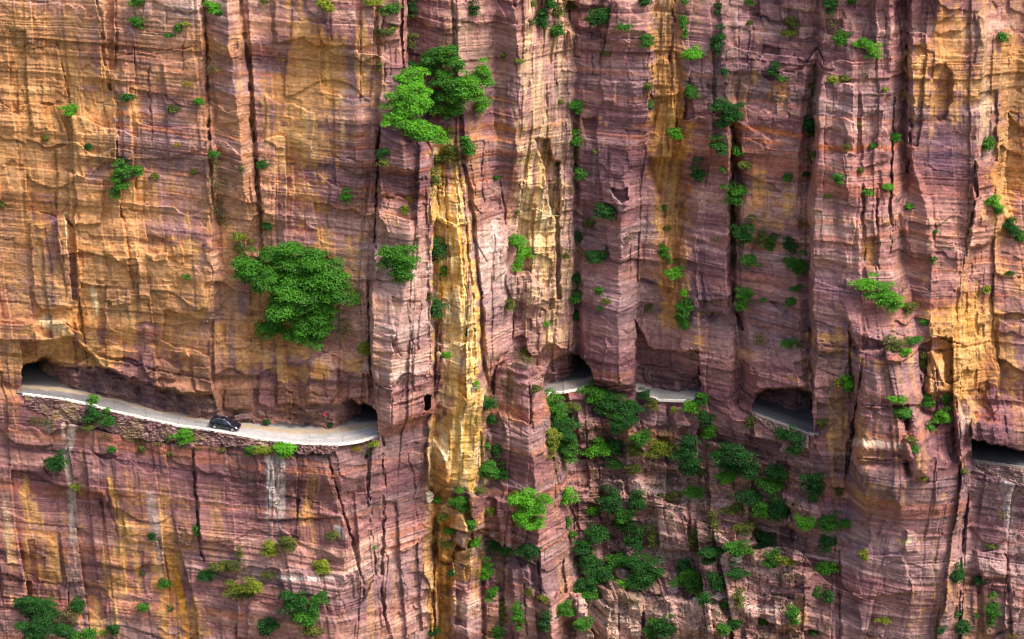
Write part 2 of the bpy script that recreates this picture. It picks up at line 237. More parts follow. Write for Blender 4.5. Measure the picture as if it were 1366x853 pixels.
BLOCKS = [
 ([(100,489),(135,489),(160,499),(206,514),(253,526),(283,526),(283,508),(240,503),(180,488),(120,474)],1.4,1), ([(130,470),(150,462),(182,470),(180,480),(150,478)],.8,1), ([(185,485),(215,480),(240,492),(236,508),(200,505)],.9,1), ([(255,490),(280,492),(284,522),(262,522)],1.0,1), ([(300,520),(330,512),(338,545),(300,548)],.8,1), ([(150,500),(176,506),(170,516),(150,512)],.6,1),
 ([(1297,560),(1400,580),(1500,600),(1500,632),(1436,618),(1366,603),(1330,594),(1297,586.5)],3.4,1.2), ([(1004,530),(1010,498),(1082,498),(1083,522),(1070,518),(1045,518),(1018,520)],1.6,1.2),
 ([(1092,108),(1140,112),(1140,240),(1149,250),(1150,470),(1083,470),(1083,340),(1090,200)],1.2,1.5), ([(1149,122),(1180,126),(1186,215),(1150,225)],.8,1.2), ([(1152,250),(1186,255),(1186,300),(1172,302),(1170,250)],.6,1.2), ([(1100,-60),(1186,-60),(1184,96),(1096,100)],-.8,6), ([(778,270),(824,275),(824,340),(800,345),(778,330)],-.7,2), ([(690,60),(720,55),(722,170),(694,180)],.5,2), ([(724,30),(756,30),(758,160),(730,165)],-.5,2), ([(980,95),(1025,100),(1070,90),(1072,180),(1030,190),(985,160)],-.5,2),
 ([(770,-60),(862,-60),(862,42),(800,46),(772,38)],.6,1.2), ([(283,70),(312,60),(322,100),(325,160),(290,170)],.5,3), ([(160,75),(258,64),(268,140),(250,210),(165,215)],.45,1.2), ([(215,85),(262,80),(272,200),(225,210)],.4,1.2), ([(905,330),(930,330),(934,470),(908,470)],.7,1.2), ([(985,470),(1060,455),(1080,470),(1082,518),(1010,520)],.7,1.5), ([(1060,485),(1082,480),(1084,512),(1064,505)],-.9,1),
 ([(139,-150),(152,-150),(152,92),(141,92)],-1.0,1.5),
 ([(92,230),(93,298),(112,301),(135,298),(136,240),(118,238)],.9,1), ([(88,285),(96,400),(103,400),(100,300),(93,298)],-1.0,1), ([(40,300),(88,290),(97,395),(95,412),(58,414),(45,400)],1.1,1),
 ([(-60,425),(90,428),(98,449),(50,456),(15,455),(-60,452)],1.2,1), ([(196,340),(224,338),(224,349),(198,347)],.9,1), ([(146,400),(172,395),(175,405),(150,410)],.9,1),
 ([(188,472),(205,470),(210,490),(190,500)],.9,1.5), ([(233,468),(250,466),(252,478),(235,480)],.9,1.5), ([(110,238),(118,236),(140,216),(156,214),(156,180),(100,180)],.35,1),
 ([(372,57),(405,50),(420,61),(440,62),(480,62),(505,58),(533,54),(533,-150),(365,-150),(365,40)],.9,1), ([(590,25),(606,24),(607,46),(592,46)],.8,1),
 ([(508,182),(520,183),(545,190),(565,195),(573,215),(572,262),(505,262)],.8,3), ([(496,345),(502,340),(502,374),(494,374)],1.0,1),
 ([(495,379),(543,380),(542,470),(497,470)],.5,1), ([(345,540),(345,505),(385,500),(390,545),(372,549)],.8,1.5), ([(407,540),(410,480),(440,470),(452,520),(440,541)],1.3,1.5), ([(463,533),(468,500),(490,498),(494,528)],.8,1.5),
 ([(757,40),(772,40),(775,75),(765,75)],.7,1), ([(800,110),(822,110),(821,136),(805,135)],.6,1), ([(776,160),(795,158),(796,172),(780,173)],-1.2,1), ([(779,173),(795,172),(793,185),(781,185)],-.7,1),
 ([(714,186),(732,184),(737,215),(746,215),(747,288),(736,288),(725,215)],-2.8,1.2), ([(740,290),(747,290),(748,400),(742,400)],-1.6,1), ([(815,252),(838,253),(838,268),(828,270),(818,262)],-2.2,1),
 ([(866,215),(905,215),(917,262),(905,275),(885,270),(872,245)],-3.0,7), ([(885,275),(912,272),(912,300),(900,345),(890,340)],-1.4,3),
 ([(1237,92),(1250,86),(1262,86),(1268,95),(1272,115),(1262,160),(1240,165),(1245,140),(1248,120),(1240,105)],-1.5,1.5), ([(1214,45),(1232,42),(1240,55),(1236,62),(1216,60)],1.2,1),
 ([(1250,30),(1275,20),(1292,-10),(1240,-10)],.9,1), ([(1250,45),(1285,40),(1300,20),(1310,60),(1290,75),(1255,70)],-.7,1.5), ([(1216,100),(1240,100),(1246,140),(1235,160),(1220,162)],.7,1),
 ([(1302,137),(1308,125),(1330,120),(1330,215),(1304,215)],-.9,1),
 ([(1152,245),(1167,250),(1168,315),(1155,317)],1.0,1), ([(1153,317),(1170,316),(1170,352),(1153,355)],-.7,1), ([(1218,230),(1228,235),(1245,300),(1246,345),(1215,345),(1200,285)],1.2,4),
 ([(1305,217),(1320,222),(1332,255),(1345,290),(1330,312),(1310,330),(1293,330)],2.6,3),
 ([(1136,470),(1190,465),(1222,468),(1231,500),(1230,541),(1205,544),(1150,543),(1138,520)],2.0,3), ([(1146,541),(1190,541),(1205,556),(1217,612),(1205,616),(1138,615)],2.6,3), ([(1136,612),(1200,613),(1214,640),(1202,676),(1190,668),(1160,674),(1146,645)],2.5,3.5),
 ([(1215,545),(1240,560),(1247,610),(1240,640),(1215,640),(1208,600)],2.8,5), ([(1272,525),(1285,520),(1297,540),(1298,600),(1280,620),(1275,560)],2.8,4), ([(1235,470),(1258,472),(1260,522),(1238,526)],1.8,2), ([(1240,470),(1305,462),(1312,470),(1290,520),(1262,525)],.9,2),
 ([(372,760),(455,762),(463,776),(448,797),(380,792)],1.2,1), ([(330,805),(440,792),(452,853),(452,1000),(330,1000)],.7,1.5), ([(365,600),(430,606),(455,690),(342,694),(342,604)],.35,1),
 ([(588,675),(600,667),(615,680),(625,700),(627,720),(622,732),(608,728),(600,750),(586,745),(583,720)],3.0,3), ([(605,735),(635,730),(642,760),(640,853),(645,1000),(600,1000),(602,800)],2.8,3), ([(625,660),(648,665),(645,720),(630,725)],2.2,2.5), ([(660,665),(680,670),(684,730),(668,735)],2.2,2.5), ([(645,760),(660,755),(672,853),(672,1000),(650,1000)],1.8,3), ([(682,760),(705,752),(720,853),(722,1000),(690,1000)],1.8,3),
 ([(570,590),(580,584),(590,600),(600,625),(598,645),(582,660),(572,640)],2.2,2.5), ([(642,575),(655,572),(655,610),(645,620)],1.5,2),
 ([(767,800),(805,800),(815,812),(810,853),(810,1000),(770,1000)],3.0,2), ([(808,787),(855,790),(858,853),(858,1000),(810,1000)],1.2,2), ([(860,815),(885,795),(930,800),(960,812),(975,830),(978,1000),(860,1000)],2.8,3),
 ([(800,640),(830,640),(850,695),(838,697),(820,680)],1.8,2), ([(875,675),(915,670),(920,735),(880,735)],1.7,2), ([(917,672),(950,665),(952,735),(930,735)],1.3,2),
 ([(850,540),(888,537),(892,568),(855,572)],1.2,2), ([(893,542),(912,546),(922,568),(905,573),(896,566)],1.6,3), ([(770,545),(790,540),(795,590),(772,590)],1.2,2), ([(975,560),(1000,560),(1003,610),(985,605)],1.2,2),
 ([(1045,765),(1085,765),(1080,784),(1043,783)],2.0,1.5), ([(1055,680),(1090,650),(1096,690),(1075,720),(1050,700)],1.6,2), ([(1122,745),(1205,740),(1220,790),(1140,800),(1122,780)],.8,1.5), ([(1085,590),(1128,590),(1128,650),(1112,652)],.5,1.5), ([(1113,598),(1126,598),(1126,634),(1114,630)],-.8,1),
 ([(1300,735),(1340,737),(1342,770),(1310,775)],1.6,2.5), ([(1280,783),(1305,780),(1303,853),(1280,900)],1.2,2.5), ([(1310,780),(1340,778),(1345,840),(1312,850)],1.2,2.5), ([(1208,708),(1222,712),(1225,735),(1205,740)],.9,2), ([(1000,655),(1020,660),(1025,690),(1005,690)],1.3,2.5), ([(975,705),(1000,700),(1010,725),(985,735)],1.6,2.5),
]
for c in CRACKS: crack(*c)
for b in BLOCKS: block(*b)
for q in ([(1142,478),(1188,472),(1224,476),(1226,530),(1204,538),(1150,534)], [(1152,552),(1190,548),(1202,566),(1208,604),(1146,604)], [(1145,622),(1198,622),(1206,642),(1196,664),(1158,662)], [(1215,556),(1236,566),(1242,606),(1236,636),(1218,632),(1212,600)]):
    block(q, 1.4, 9)

# ------------------------------------------------------------------ world-space rock relief
T0 = ray_t(GY, P)
XW = (GX - 683)/FPX*T0; ZW = z_at(GY, P)
U = XW - 0.45*P
S = ZW + 0.035*XW + 0.5*fbm(U/22, ZW/22, 41, 3) + 0.05*fbm(U/3.5, ZW/5, 43, 2)      # bedding height
def layers(s, tmin, tmax, seed, lat=None):
    r = np.random.default_rng(seed); e = np.cumsum(r.uniform(tmin, tmax, 4000)) - 250
    e = e[e < 250]; k = np.searchsorted(e, s)
    v = r.uniform(-1, 1, len(e) + 1)
    return v[k].astype(np.float32), k
def joints(u, z, W, H, seed):
    r = np.random.default_rng(seed)
    u = u + 0.12*W*fbm(u/W*0.8, z/(H*1.6), seed+1, 2)
    e = np.cumsum(W*r.uniform(.35, 1.65, 3000)) - 200; e = e[e < 200]
    ci = np.searchsorted(e, u); n = len(e)
    hh = H*r.uniform(.5, 1.7, n+1)[ci]; off = r.uniform(0, 50, n+1)[ci]
    zz = (z + off + 0.12*H*vnoise(u/W*2.2, z/H, seed+2))/hh; ri = np.floor(zz)
    v = _hash(ci, ri, seed)*2 - 1
    lo = e[np.clip(ci-1, 0, n-1)]; hi = e[np.clip(ci, 0, n-1)]
    du = np.minimum(u - lo, hi - u); dz = np.minimum(zz - ri, 1 - zz + ri)*hh
    tilt = (_hash(ci, ri, seed+5) - .5)*((u - lo)/(hi - lo + 1e-6) - .5)
    return v + 1.6*tilt, du.astype(np.float32), dz.astype(np.float32)
AM = 0.75 + 0.5*fbm(GX/130, GY/130, 51, 2)                                     # some faces are sounder than others
low_crag = sstep(0, 40, GY - B2 - 20)*sstep(740, 790, GX)*(1 - sstep(1060, 1100, GX))
for x, y, rx, ry, a in ((1260,220,50,70,-.7),(400,160,48,100,-.55),(800,130,45,70,-.45),(120,330,45,60,-.4),(655,400,22,70,-.4),(1118,390,38,70,-.35),(700,650,30,90,-.4),(390,640,60,45,-.45),(150,690,120,50,-.3),(540,650,40,70,-.2),(200,490,100,30,.7),(1300,420,55,70,.6),(720,430,40,45,.5),(600,720,45,70,.5),(1180,580,60,70,.3),(400,520,60,35,.6),(860,320,30,60,.4),(230,60,60,60,.3),(620,60,40,60,.4)):
    AM = AM + a*np.exp(-((GX-x)/rx)**2 - ((GY-y)/ry)**2)
AM = np.clip(AM + 0.9*low_crag, .18, 2)
D = np.zeros_like(P)
for W, H, a, g, sd in ((13,26,1.5,.12,55), (6.5,15,.95,.16,61), (2.6,6.0,.34,.10,71), (1.15,2.4,.08,.04,81), (.5,.8,.025,.015,91)):
    v, du, dz = joints(U, S, W, H, sd)
    rnd = vnoise(U/W*1.7, S/H*1.4, sd+9)
    D += AM*(a*v - g*(1 - sstep(.02, .05 + .03*W, du))*sstep(-.25, .35, rnd) - .6*g*(1 - sstep(.02, .06 + .02*W, dz))*sstep(0, .5, -rnd))
for W, H, rc, pr_, fr_, fp, sd in ((5.2,6.5,1.15,.7,.13,.09,57), (2.3,2.6,.45,.32,.11,.08,67), (1.0,1.1,.15,.10,.10,.08,77)):
    r_ = np.random.default_rng(sd); uu = U + .18*W*fbm(U/W, S/H, sd+1, 3); e_ = np.cumsum(W*r_.uniform(.4, 1.6, 3000)) - 200; e_ = e_[e_ < 200]
    ci = np.searchsorted(e_, uu); ss = S + .16*H*fbm(U/W*1.4, S/H, sd+2, 3) - .10*H*((uu - e_[np.clip(ci, 0, len(e_)-1)])/W)**2
    ri = np.floor((ss + r_.uniform(0, 50, len(e_)+1)[ci])/(H*r_.uniform(.6, 1.6, len(e_)+1)[ci])); hv = _hash(ci, ri, sd)
    D += np.clip(AM, .5, 1.5)*(-rc*(hv < fr_)*(.6 + .4*_hash(ci, ri, sd+3)) + pr_*(hv > 1 - fp))
l1, k1 = layers(S, 1.6, 5.5, 101); l2, k2 = layers(S, .25, 1.2, 102); l3, k3 = layers(S, .1, .35, 103)
LM = sstep(-.35, .5, fbm(U/14, S/9, 111, 3))
D += .26*l1*(.5 + .5*AM) + (.15*l2*AM + .075*l3)*(.35 + .65*LM)
sc = fbm(U/7.5, S/11, 121, 4); D += AM*.20*(np.floor(sc*4.2) + sstep(.0, .22, sc*4.2 - np.floor(sc*4.2)))/2.1*.6
sc2 = fbm(U/2.2, S/3.6, 125, 3); D += AM*.03*np.round(sc2*3)
D += .26*fbm(U/9, S/14, 131, 3) + .035*fbm(U/1.3, S/1.6, 135, 3)*AM
# fluted vertical ribs on the pale weathered strips
RIB = np.zeros_like(P)
for poly in ([(692,-150),(757,-150),(763,200),(765,470),(690,470),(686,300),(690,200)], [(578,200),(612,200),(625,300),(636,400),(642,560),(600,640),(582,560)],
             [(880,-150),(915,-150),(918,150),(930,300),(925,440),(885,440),(875,200)], [(576,600),(604,600),(604,950),(578,950)]):
    s, m = poly_mask(poly, 7, 2); RIB[s] = np.maximum(RIB[s], m)
rb, du, dz = joints(U*1.0, S, .9, 9, 141); D += RIB*(.30*rb + .35*fbm(U/.8, S/7, 143, 3))
# ragged ledges on the vegetated slope
st = fbm(U/3.2, S/2.4, 151, 3); jv, _, _ = joints(U, S + .08*U, 3.2, 3.4, 157); jw, _, _ = joints(U, S, 1.6, 1.1, 159); D += low_crag*(.45*fbm(U/4, S/5, 153, 3) + .35*np.round(st*2.5) + 1.1*jv + .4*jw)
P0 = P.copy()
PF = P + D + BLK + SHO - CRK

# ------------------------------------------------------------------ road niches cut into the cliff
NICHES = [   # lip line, foot of the back wall, extra depth by x, softness of the lip
 dict(lip=[(27,526),(29,488),(60,479),(83,487),(108,489),(135,489),(160,499),(176,509),(206,514),(253,526),(283,526),(290,545),(330,552),(345,545),(372,553),(392,549),(417,546),(440,542),(455,537),(470,531),(480,541),(496,541),(500,548),(506,581)],
      back=[(27,515),(75,519),(120,525),(155,532.6),(200,546),(251,556),(283,560),(342,569),(392,576),(435,574.5),(467,570),(506,567)], rec=[(27,22),(40,15),(58,7.5),(78,2.5),(100,0),(440,0),(460,1.2),(480,5),(506,15)], soft=2.5),
 dict(lip=[(721,526),(726,500),(734,483),(762,471),(772,473),(777,480),(789,494),(791.5,513)], back=[(721,516),(747,512.5),(772,509),(791,508)], rec=[(721,0),(742,0),(764,4),(791,15)], soft=1.5),
 dict(lip=[(847,522),(849,486),(875,487),(892,490),(910,498),(932,502),(935,520),(937,538)], back=[(848,512),(885,519),(910,524),(937,527)], rec=[(848,0),(905,0),(937,3)], soft=1.5),
 dict(lip=[(1003,551),(1008,531),(1018,521),(1045,519),(1070,519),(1083,523),(1085,580)], back=[(1003,545),(1024,551),(1085,570)], rec=[(1003,8),(1020,5),(1060,4),(1085,7)], soft=2),
 dict(lip=[(1294,614),(1297,587),(1330,594),(1366,603.5),(1436,618),(1500,632)], back=[(1294,607),(1366,617),(1500,638)], rec=[(1294,20),(1500,20)], soft=1.5),
]
PB = {}                               # front edge protrusion of the ledge, smooth
def p_front(x):
    xs = np.atleast_1d(np.asarray(x, float)); out = np.zeros(len(xs))
    K = len(LOW)
    for i, xx in enumerate(xs):
        y = BND(xx)
        lx = [np.interp(y, [a[0] for a in sorted(L)], [a[1] for a in sorted(L)]) for L in LOW]
        lp = [np.interp(y, [a[0] for a in sorted(L)], [a[2] for a in sorted(L)]) for L in LOW]
        out[i] = np.interp(xx, np.maximum.accumulate(lx), lp)
    return out
PFRONT = p_front(PX)
ker = np.hanning(31); ker /= ker.sum()
PFRONT = np.convolve(np.pad(PFRONT, 15, mode='edge'), ker, 'valid')
PFRONT = np.where((PX > 700) & (PX < 752), -20.2 + 0*PX, PFRONT)
YEDGE = np.where((PX > 640) & (PX < 729), 526.5, BND(PX))
ZROAD = z_at(YEDGE, PFRONT)
# slope the niche ceilings above the left tunnel mouth
block([(28,456),(60,455),(95,451),(118,468),(135,489),(108,489),(83,487),(60,479),(29,488)], -3.2, 1.5)
block([(848,425),(863,462),(880,468),(905,470),(930,468),(935,502),(910,498),(849,487)], -2.8, 1)
block([(100,452),(135,489),(160,499),(206,514),(280,524),(262,480),(200,455)], -1.0, 8)
PF = P + D + BLK + SHO - CRK
ROADMASK = np.zeros((NY, NX), bool); INN = np.zeros((NY, NX), np.float32)
nz = fbm(U/2.2, S/1.8, 161, 4); nz2 = fbm(U/3.0, S/2.0, 163, 3); jn, _, _ = joints(U, S, 1.9, 1.1, 165)
for N in NICHES:
    lx = [a[0] for a in N['lip']]; ly = [a[1] for a in N['lip']]
    x0, x1 = lx[0], lx[-1]
    s = win(x0-2, min(ly)-10, x1+2, max(ly) + 60)
    X = GX[s]; Y = GY[s] + 1.2*WB[s]
    lipy = np.interp(X + WA[s], lx, ly); rec = np.interp(X, [a[0] for a in N['rec']], [a[1] for a in N['rec']])
    foot = p_on_z(np.interp(PX[s[1]], [a[0] for a in N['back']], [a[1] for a in N['back']]), ZROAD[s[1]])[None, :]
    inn = (X > x0) & (X < x1) & (GY[s] < B2[s])
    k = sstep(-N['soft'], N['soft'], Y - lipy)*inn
    lean = np.clip((BND(X) - 14 - Y)/50, 0, 1)
    wall = np.minimum(foot + np.where(X < 288, -1.0, 1.3)*lean, PU[s] + .2) - rec*(1 + .35*nz2[s]) + 0.5*D[s] + (.35 + .4*lean)*nz[s] + .3*BLK[s] + .34*np.round(2.2*nz2[s]) + .25*l2[s] + .42*jn[s]
    PFs = PF[s]*(1-k) + k*wall
    zr = np.broadcast_to(ZROAD[None, s[1]], X.shape)
    pf = p_on_z(GY[s], zr)
    flo = (k > .5) & (pf > wall) & inn
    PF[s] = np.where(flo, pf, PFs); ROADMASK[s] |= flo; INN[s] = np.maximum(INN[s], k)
# the ledge edge: the lower face starts exactly at the road's outer edge
edge_on = np.zeros(NX, np.float32)
for N in NICHES: edge_on = np.maximum(edge_on, ((PX > N['lip'][0][0]) & (PX < N['lip'][-1][0])).astype(np.float32))
db = GY - B2
kk = (1 - sstep(0, 9, db))*(db >= 0)*edge_on[None, :]*~((GX > 700) & (GX < 729))
PF = PF*(1 - kk) + kk*np.minimum(PFRONT[None, :], PFRONT[None, :] + .0*D)
# bed for the rubble walls that carry the road: sunk half a metre
WALLS = [
 dict(top=(31,452), bot=[(31,540),(60,556),(100,568),(150,580),(200,590),(250,596),(300,597),(350,600),(400,606),(440,607),(452,600)], label='long rubble stone wall carrying the outer edge of the road under the dark car'),
 dict(top=(1006,1079), bot=[(1006,556),(1025,574),(1050,592),(1079,600)], label='short pale rubble wall under the road below the arched cave opening'),
 dict(top=(1299,1430), bot=[(1299,622),(1315,634),(1366,650),(1430,668)], label='rubble stone wall under the road below the far right tunnel slot'),
]
for Wd in WALLS:
    x0, x1 = Wd['top']; by = np.interp(GX, [a[0] for a in Wd['bot']], [a[1] for a in Wd['bot']])
    m = (GX > x0 + 1) & (GX < x1 - 1) & (GY > B2 + .0) & (GY < by - 1)
    PF = np.where(m, np.minimum(PF, PFRONT[None, :] - .25), PF)
# dark window and the cleft beside the lone pillar
for poly, dp in (([(566,531),(570,527),(575,528),(574,543),(570,549),(567,547)], 6), ):
    s, m = poly_mask(poly, 1, .6); PF[s] -= dp*m

# ------------------------------------------------------------------ rock colours (mineral colour, with niche shade painted in)
def C3(*c): return np.array(c, np.float32)
darkp, mauve, rose, pink, cream = C3(.124,.062,.076), C3(.208,.102,.108), C3(.305,.160,.152), C3(.43,.262,.228), C3(.58,.44,.38)
redb, greyp = C3(.38,.125,.06), C3(.20,.155,.165)
ochre, ochl, yel, pale, rust, white = C3(.48,.235,.062), C3(.58,.335,.125), C3(.66,.42,.13), C3(.70,.52,.28), C3(.24,.105,.035), C3(.60,.56,.52)
def mix(a, b, t): return a + (b - a)*t[..., None]
def ramp(t, cols):
    t = np.clip(t, 0, 1)*(len(cols) - 1); i = np.minimum(t.astype(int), len(cols) - 2); f = (t - i)[..., None]
    A = np.stack(cols); return A[i]*(1-f) + A[i+1]*f
one = np.zeros_like(S)
def s1(scale, seed, octv=2, lat=60.): return fbm(U/lat, S/scale, seed, octv)
t = .40 + .22*s1(9, 201, 2, 90) + .10*l1 + .15*s1(1.7, 202, 2, 40) + .15*s1(.6, 203, 2, 22)*sstep(-.5, .5, fbm(U/12, S/6, 209, 3)) + .14*s1(.22, 204, 2, 9)*sstep(-.3, .6, fbm(U/10, S/4, 210, 3)) + .06*fbm(U/1.2, S/1.0, 205, 3)
la, ka = layers(S, .12, .55, 206); lb, kb = layers(S + .15*fbm(U/18, S/6, 208, 2), .7, 2.8, 216)
persist = sstep(-.55, .35, vnoise(U/6 + 9.7*_hash(ka, ka*0, 3)*10, ka*1.7, 218))
t = t + .105*la*persist + .10*lb
lt, kt = layers(S, .05, .13, 219); thin = (lt > .80)*(vnoise(U/5, kt*1.31, 220) > -.1); t = t + .15*thin
TINT = np.zeros_like(S)
PINKS = [(520,420,60,120,.16),(650,350,30,120,.18),(545,330,30,50,.15),(500,720,60,120,.16),(700,600,60,110,.14),(240,40,40,50,.14),(480,100,40,90,.1),(1120,160,50,60,.14),(1130,330,60,30,.15),(1180,600,60,50,.16),(1270,330,40,50,.05),(880,700,70,60,.14),(350,740,90,50,.05),(520,40,40,30,.1),(800,820,60,40,.12),(900,650,130,90,.12),(1000,760,60,60,.10),(920,830,60,40,.1),
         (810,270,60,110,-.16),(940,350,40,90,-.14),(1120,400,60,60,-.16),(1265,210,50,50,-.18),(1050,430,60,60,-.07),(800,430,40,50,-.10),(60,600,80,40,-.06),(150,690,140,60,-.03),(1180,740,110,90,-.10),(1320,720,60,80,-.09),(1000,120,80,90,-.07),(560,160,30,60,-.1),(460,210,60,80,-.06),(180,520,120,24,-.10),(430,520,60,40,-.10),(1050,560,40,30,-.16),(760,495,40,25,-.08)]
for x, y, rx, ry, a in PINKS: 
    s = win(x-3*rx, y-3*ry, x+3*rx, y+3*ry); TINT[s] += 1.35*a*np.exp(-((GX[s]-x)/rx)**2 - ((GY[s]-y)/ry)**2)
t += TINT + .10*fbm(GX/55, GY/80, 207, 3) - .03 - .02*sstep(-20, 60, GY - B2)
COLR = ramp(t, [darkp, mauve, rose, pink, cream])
# grey-violet and red beds
g = sstep(.15, .6, s1(5, 211, 2, 70) + .3*s1(.8, 212, 2, 20)); COLR = mix(COLR, COLR*.45 + greyp*.62*(.6 + t[..., None]), .75*g)
RL = np.exp(-((GX-330)/190)**2 - ((GY-150)/190)**2); rbn = sstep(.60 - .30*RL, .80 - .25*RL, s1(2.6, 221, 3, 60) + .22*fbm(U/3, S/.5, 222, 2)); COLR = mix(COLR, redb*(.8 + .5*t[..., None]), .38*rbn)
# the orange marker bed seen on every face of the upper cliff
for (z0, w, a) in ((44.2,.45,.75),(42.4,.3,.5),(33.2,.4,.45),(48.5,.3,.4),(52.0,.3,.35)):
    m = np.exp(-((S - z0 + .4*fbm(U/6, S*0, 225, 2))/w)**2)*sstep(-.4, .2, fbm(U/7, S/3, 227, 3)); COLR = mix(COLR, C3(.48,.17,.065), a*m)
# ochre, where the dark skin has spalled or water has washed it
OCH = [(45,150,85,130,1.0),(25,290,60,100,.75),(135,330,55,80,1.0),(150,410,110,70,.85),(240,370,60,70,.55),(110,470,80,24,.9),(70,40,70,60,.45),(405,110,50,80,1.0),(400,190,60,60,.75),(420,265,45,55,.7),(370,430,60,60,.7),(440,330,50,30,.55),(330,470,60,50,.6),(385,500,30,16,.8),(425,498,14,16,.8),(470,488,16,14,.8),(480,90,22,70,.45),
       (1010,280,40,90,.6),(1030,120,30,40,.35),(1010,200,40,60,.35),(1262,90,50,100,.62),(1345,150,24,150,.6),(1340,230,30,60,.7),(1300,470,55,100,.85),(1350,520,40,90,.5),(1290,400,40,40,.6),(1160,335,10,22,.9),(1100,450,30,14,.6),(1060,500,30,30,.5),(1275,640,40,30,.1),
       (20,720,40,80,.42),(150,730,60,90,.38),(60,770,50,60,.36),(225,780,22,90,.7),(250,830,40,60,.6),(110,650,60,40,.25),(390,680,60,20,.3),(560,780,26,90,.28),(500,830,50,40,.35),(700,600,40,50,.25),(870,585,50,14,.8),(905,600,40,20,.4),(1180,655,26,14,.38),(1210,720,14,8,.5),(1000,480,40,20,.3),(740,420,24,40,.5),(620,720,40,60,.5),(1070,830,40,30,.35),(920,840,50,20,.4),(680,690,30,40,.3),(175,250,24,60,.4),(100,560,30,20,.3)]
OM = np.zeros_like(S)
for x, y, rx, ry, a in OCH:
    s = win(x-3*rx, y-3*ry, x+3*rx, y+3*ry); OM[s] = np.maximum(OM[s], a*np.exp(-.8*(((GX[s]-x)/rx)**2 + ((GY[s]-y)/ry)**2)))
streak = fbm(U/.9, S/9, 231, 4); streak2 = fbm(U/.28, S/4.5, 233, 3)
om = sstep(.32, .62, OM + .30*sc + .10*sc2 - .06*la + .10*fbm(U/.7, S/.5, 236, 2) + .20*streak + .12*fbm(U/2.5, S/2.5, 235, 3) - .05*l2)
oc = ramp(.5 + .30*sc2 + .24*streak + .2*fbm(U/3, S/3, 237, 3), [rust*1.7, C3(.45,.23,.09), C3(.53,.30,.125), C3(.61,.39,.19)])
COLR = mix(COLR, oc*(.86 + .34*t[..., None]), .82*om)
WARM = np.maximum(sstep(560, 380, GX)*sstep(30, -60, GY - B2)*.75 + sstep(560, 380, GX)*.22, sstep(1190, 1290, GX)*sstep(30, -120, GY - B2)*.4)
wm = WARM*sstep(-.9, .6, fbm(U/9, S/9, 239, 3) + .5*streak + .4*sc); COLR = mix(COLR, C3(.46,.25,.135)*(.55 + .9*np.clip(t, 0, 1))[..., None], .64*wm)
# random thin ochre run-off streaks everywhere
ro = sstep(.38, .75, fbm(U/1.6, S/16, 241, 3) + .3*fbm(U/.35, S/6, 243, 2))*sstep(-.2, .4, fbm(U/18, S/18, 245, 2)); COLR = mix(COLR, ochl*.85, .30*ro)
dk = sstep(.42, .8, fbm(U/1.1, S/13, 251, 3) + .3*fbm(U/.3, S/5, 253, 2)); COLR = mix(COLR, C3(.10,.07,.07), .24*dk)
# yellow and cream strips
def strip(poly, cols, a, soft=9):
    global COLR
    s, m = poly_mask(poly, soft, 4); m = m*sstep(-.75, .1, .9*streak[s] + .5*sc[s] + .5*m - .1)*a
    c = ramp(.5 + .35*streak2[s] + .3*fbm(U[s]/1.5, S[s]/4, 255, 3), cols); COLR[s] = mix(COLR[s], c*(.86 + .22*t[s][..., None]), m)
strip([(577,190),(612,190),(626,300),(637,400),(643,500),(645,640),(628,660),(600,640),(590,560),(578,500)], [ochre, yel, pale, C3(.78,.63,.38)], .9, 5)
strip([(572,560),(600,560),(604,660),(603,950),(574,950),(572,700)], [ochre, ochl, pale, C3(.72,.56,.33)], .72, 5)
strip([(694,-150),(757,-150),(763,200),(766,460),(700,480),(686,300),(692,200)], [rose, pink, pale, C3(.66,.53,.38)], .62, 9)
strip([(700,200),(738,190),(745,300),(730,380),(700,330)], [ochl, pale, C3(.74,.63,.42)], .9, 8)
strip([(594,-150),(640,-150),(655,60),(650,150),(606,150)], [rose, pink, C3(.52,.38,.26)], .7, 8)
strip([(872,-150),(913,-150),(914,120),(922,170),(920,270),(915,440),(885,440),(868,240)], [rust*1.4, ochre, ochl, C3(.62,.40,.15)], .85, 7)
strip([(1306,-60),(1322,-60),(1324,130),(1312,200),(1303,200)], [ochre, C3(.50,.32,.16), C3(.54,.38,.2)], .5, 6)
strip([(1303,137),(1322,130),(1322,210),(1306,215)], [pink, cream, pale], .7, 3)
strip([(1262,420),(1310,390),(1315,470),(1285,560),(1262,520)], [ochre, C3(.50,.30,.13), C3(.56,.38,.19)], .7, 8)
strip([(580,690),(604,690),(602,950),(581,950)], [rust, ochre, ochl], .8, 3)
strip([(545,325),(570,330),(573,420),(545,430)], [rose, pink, C3(.62,.52,.46)], .7, 5)
strip([(636,300),(668,290),(678,380),(645,390)], [pink, C3(.55,.46,.42), C3(.64,.57,.52)], .75, 5)
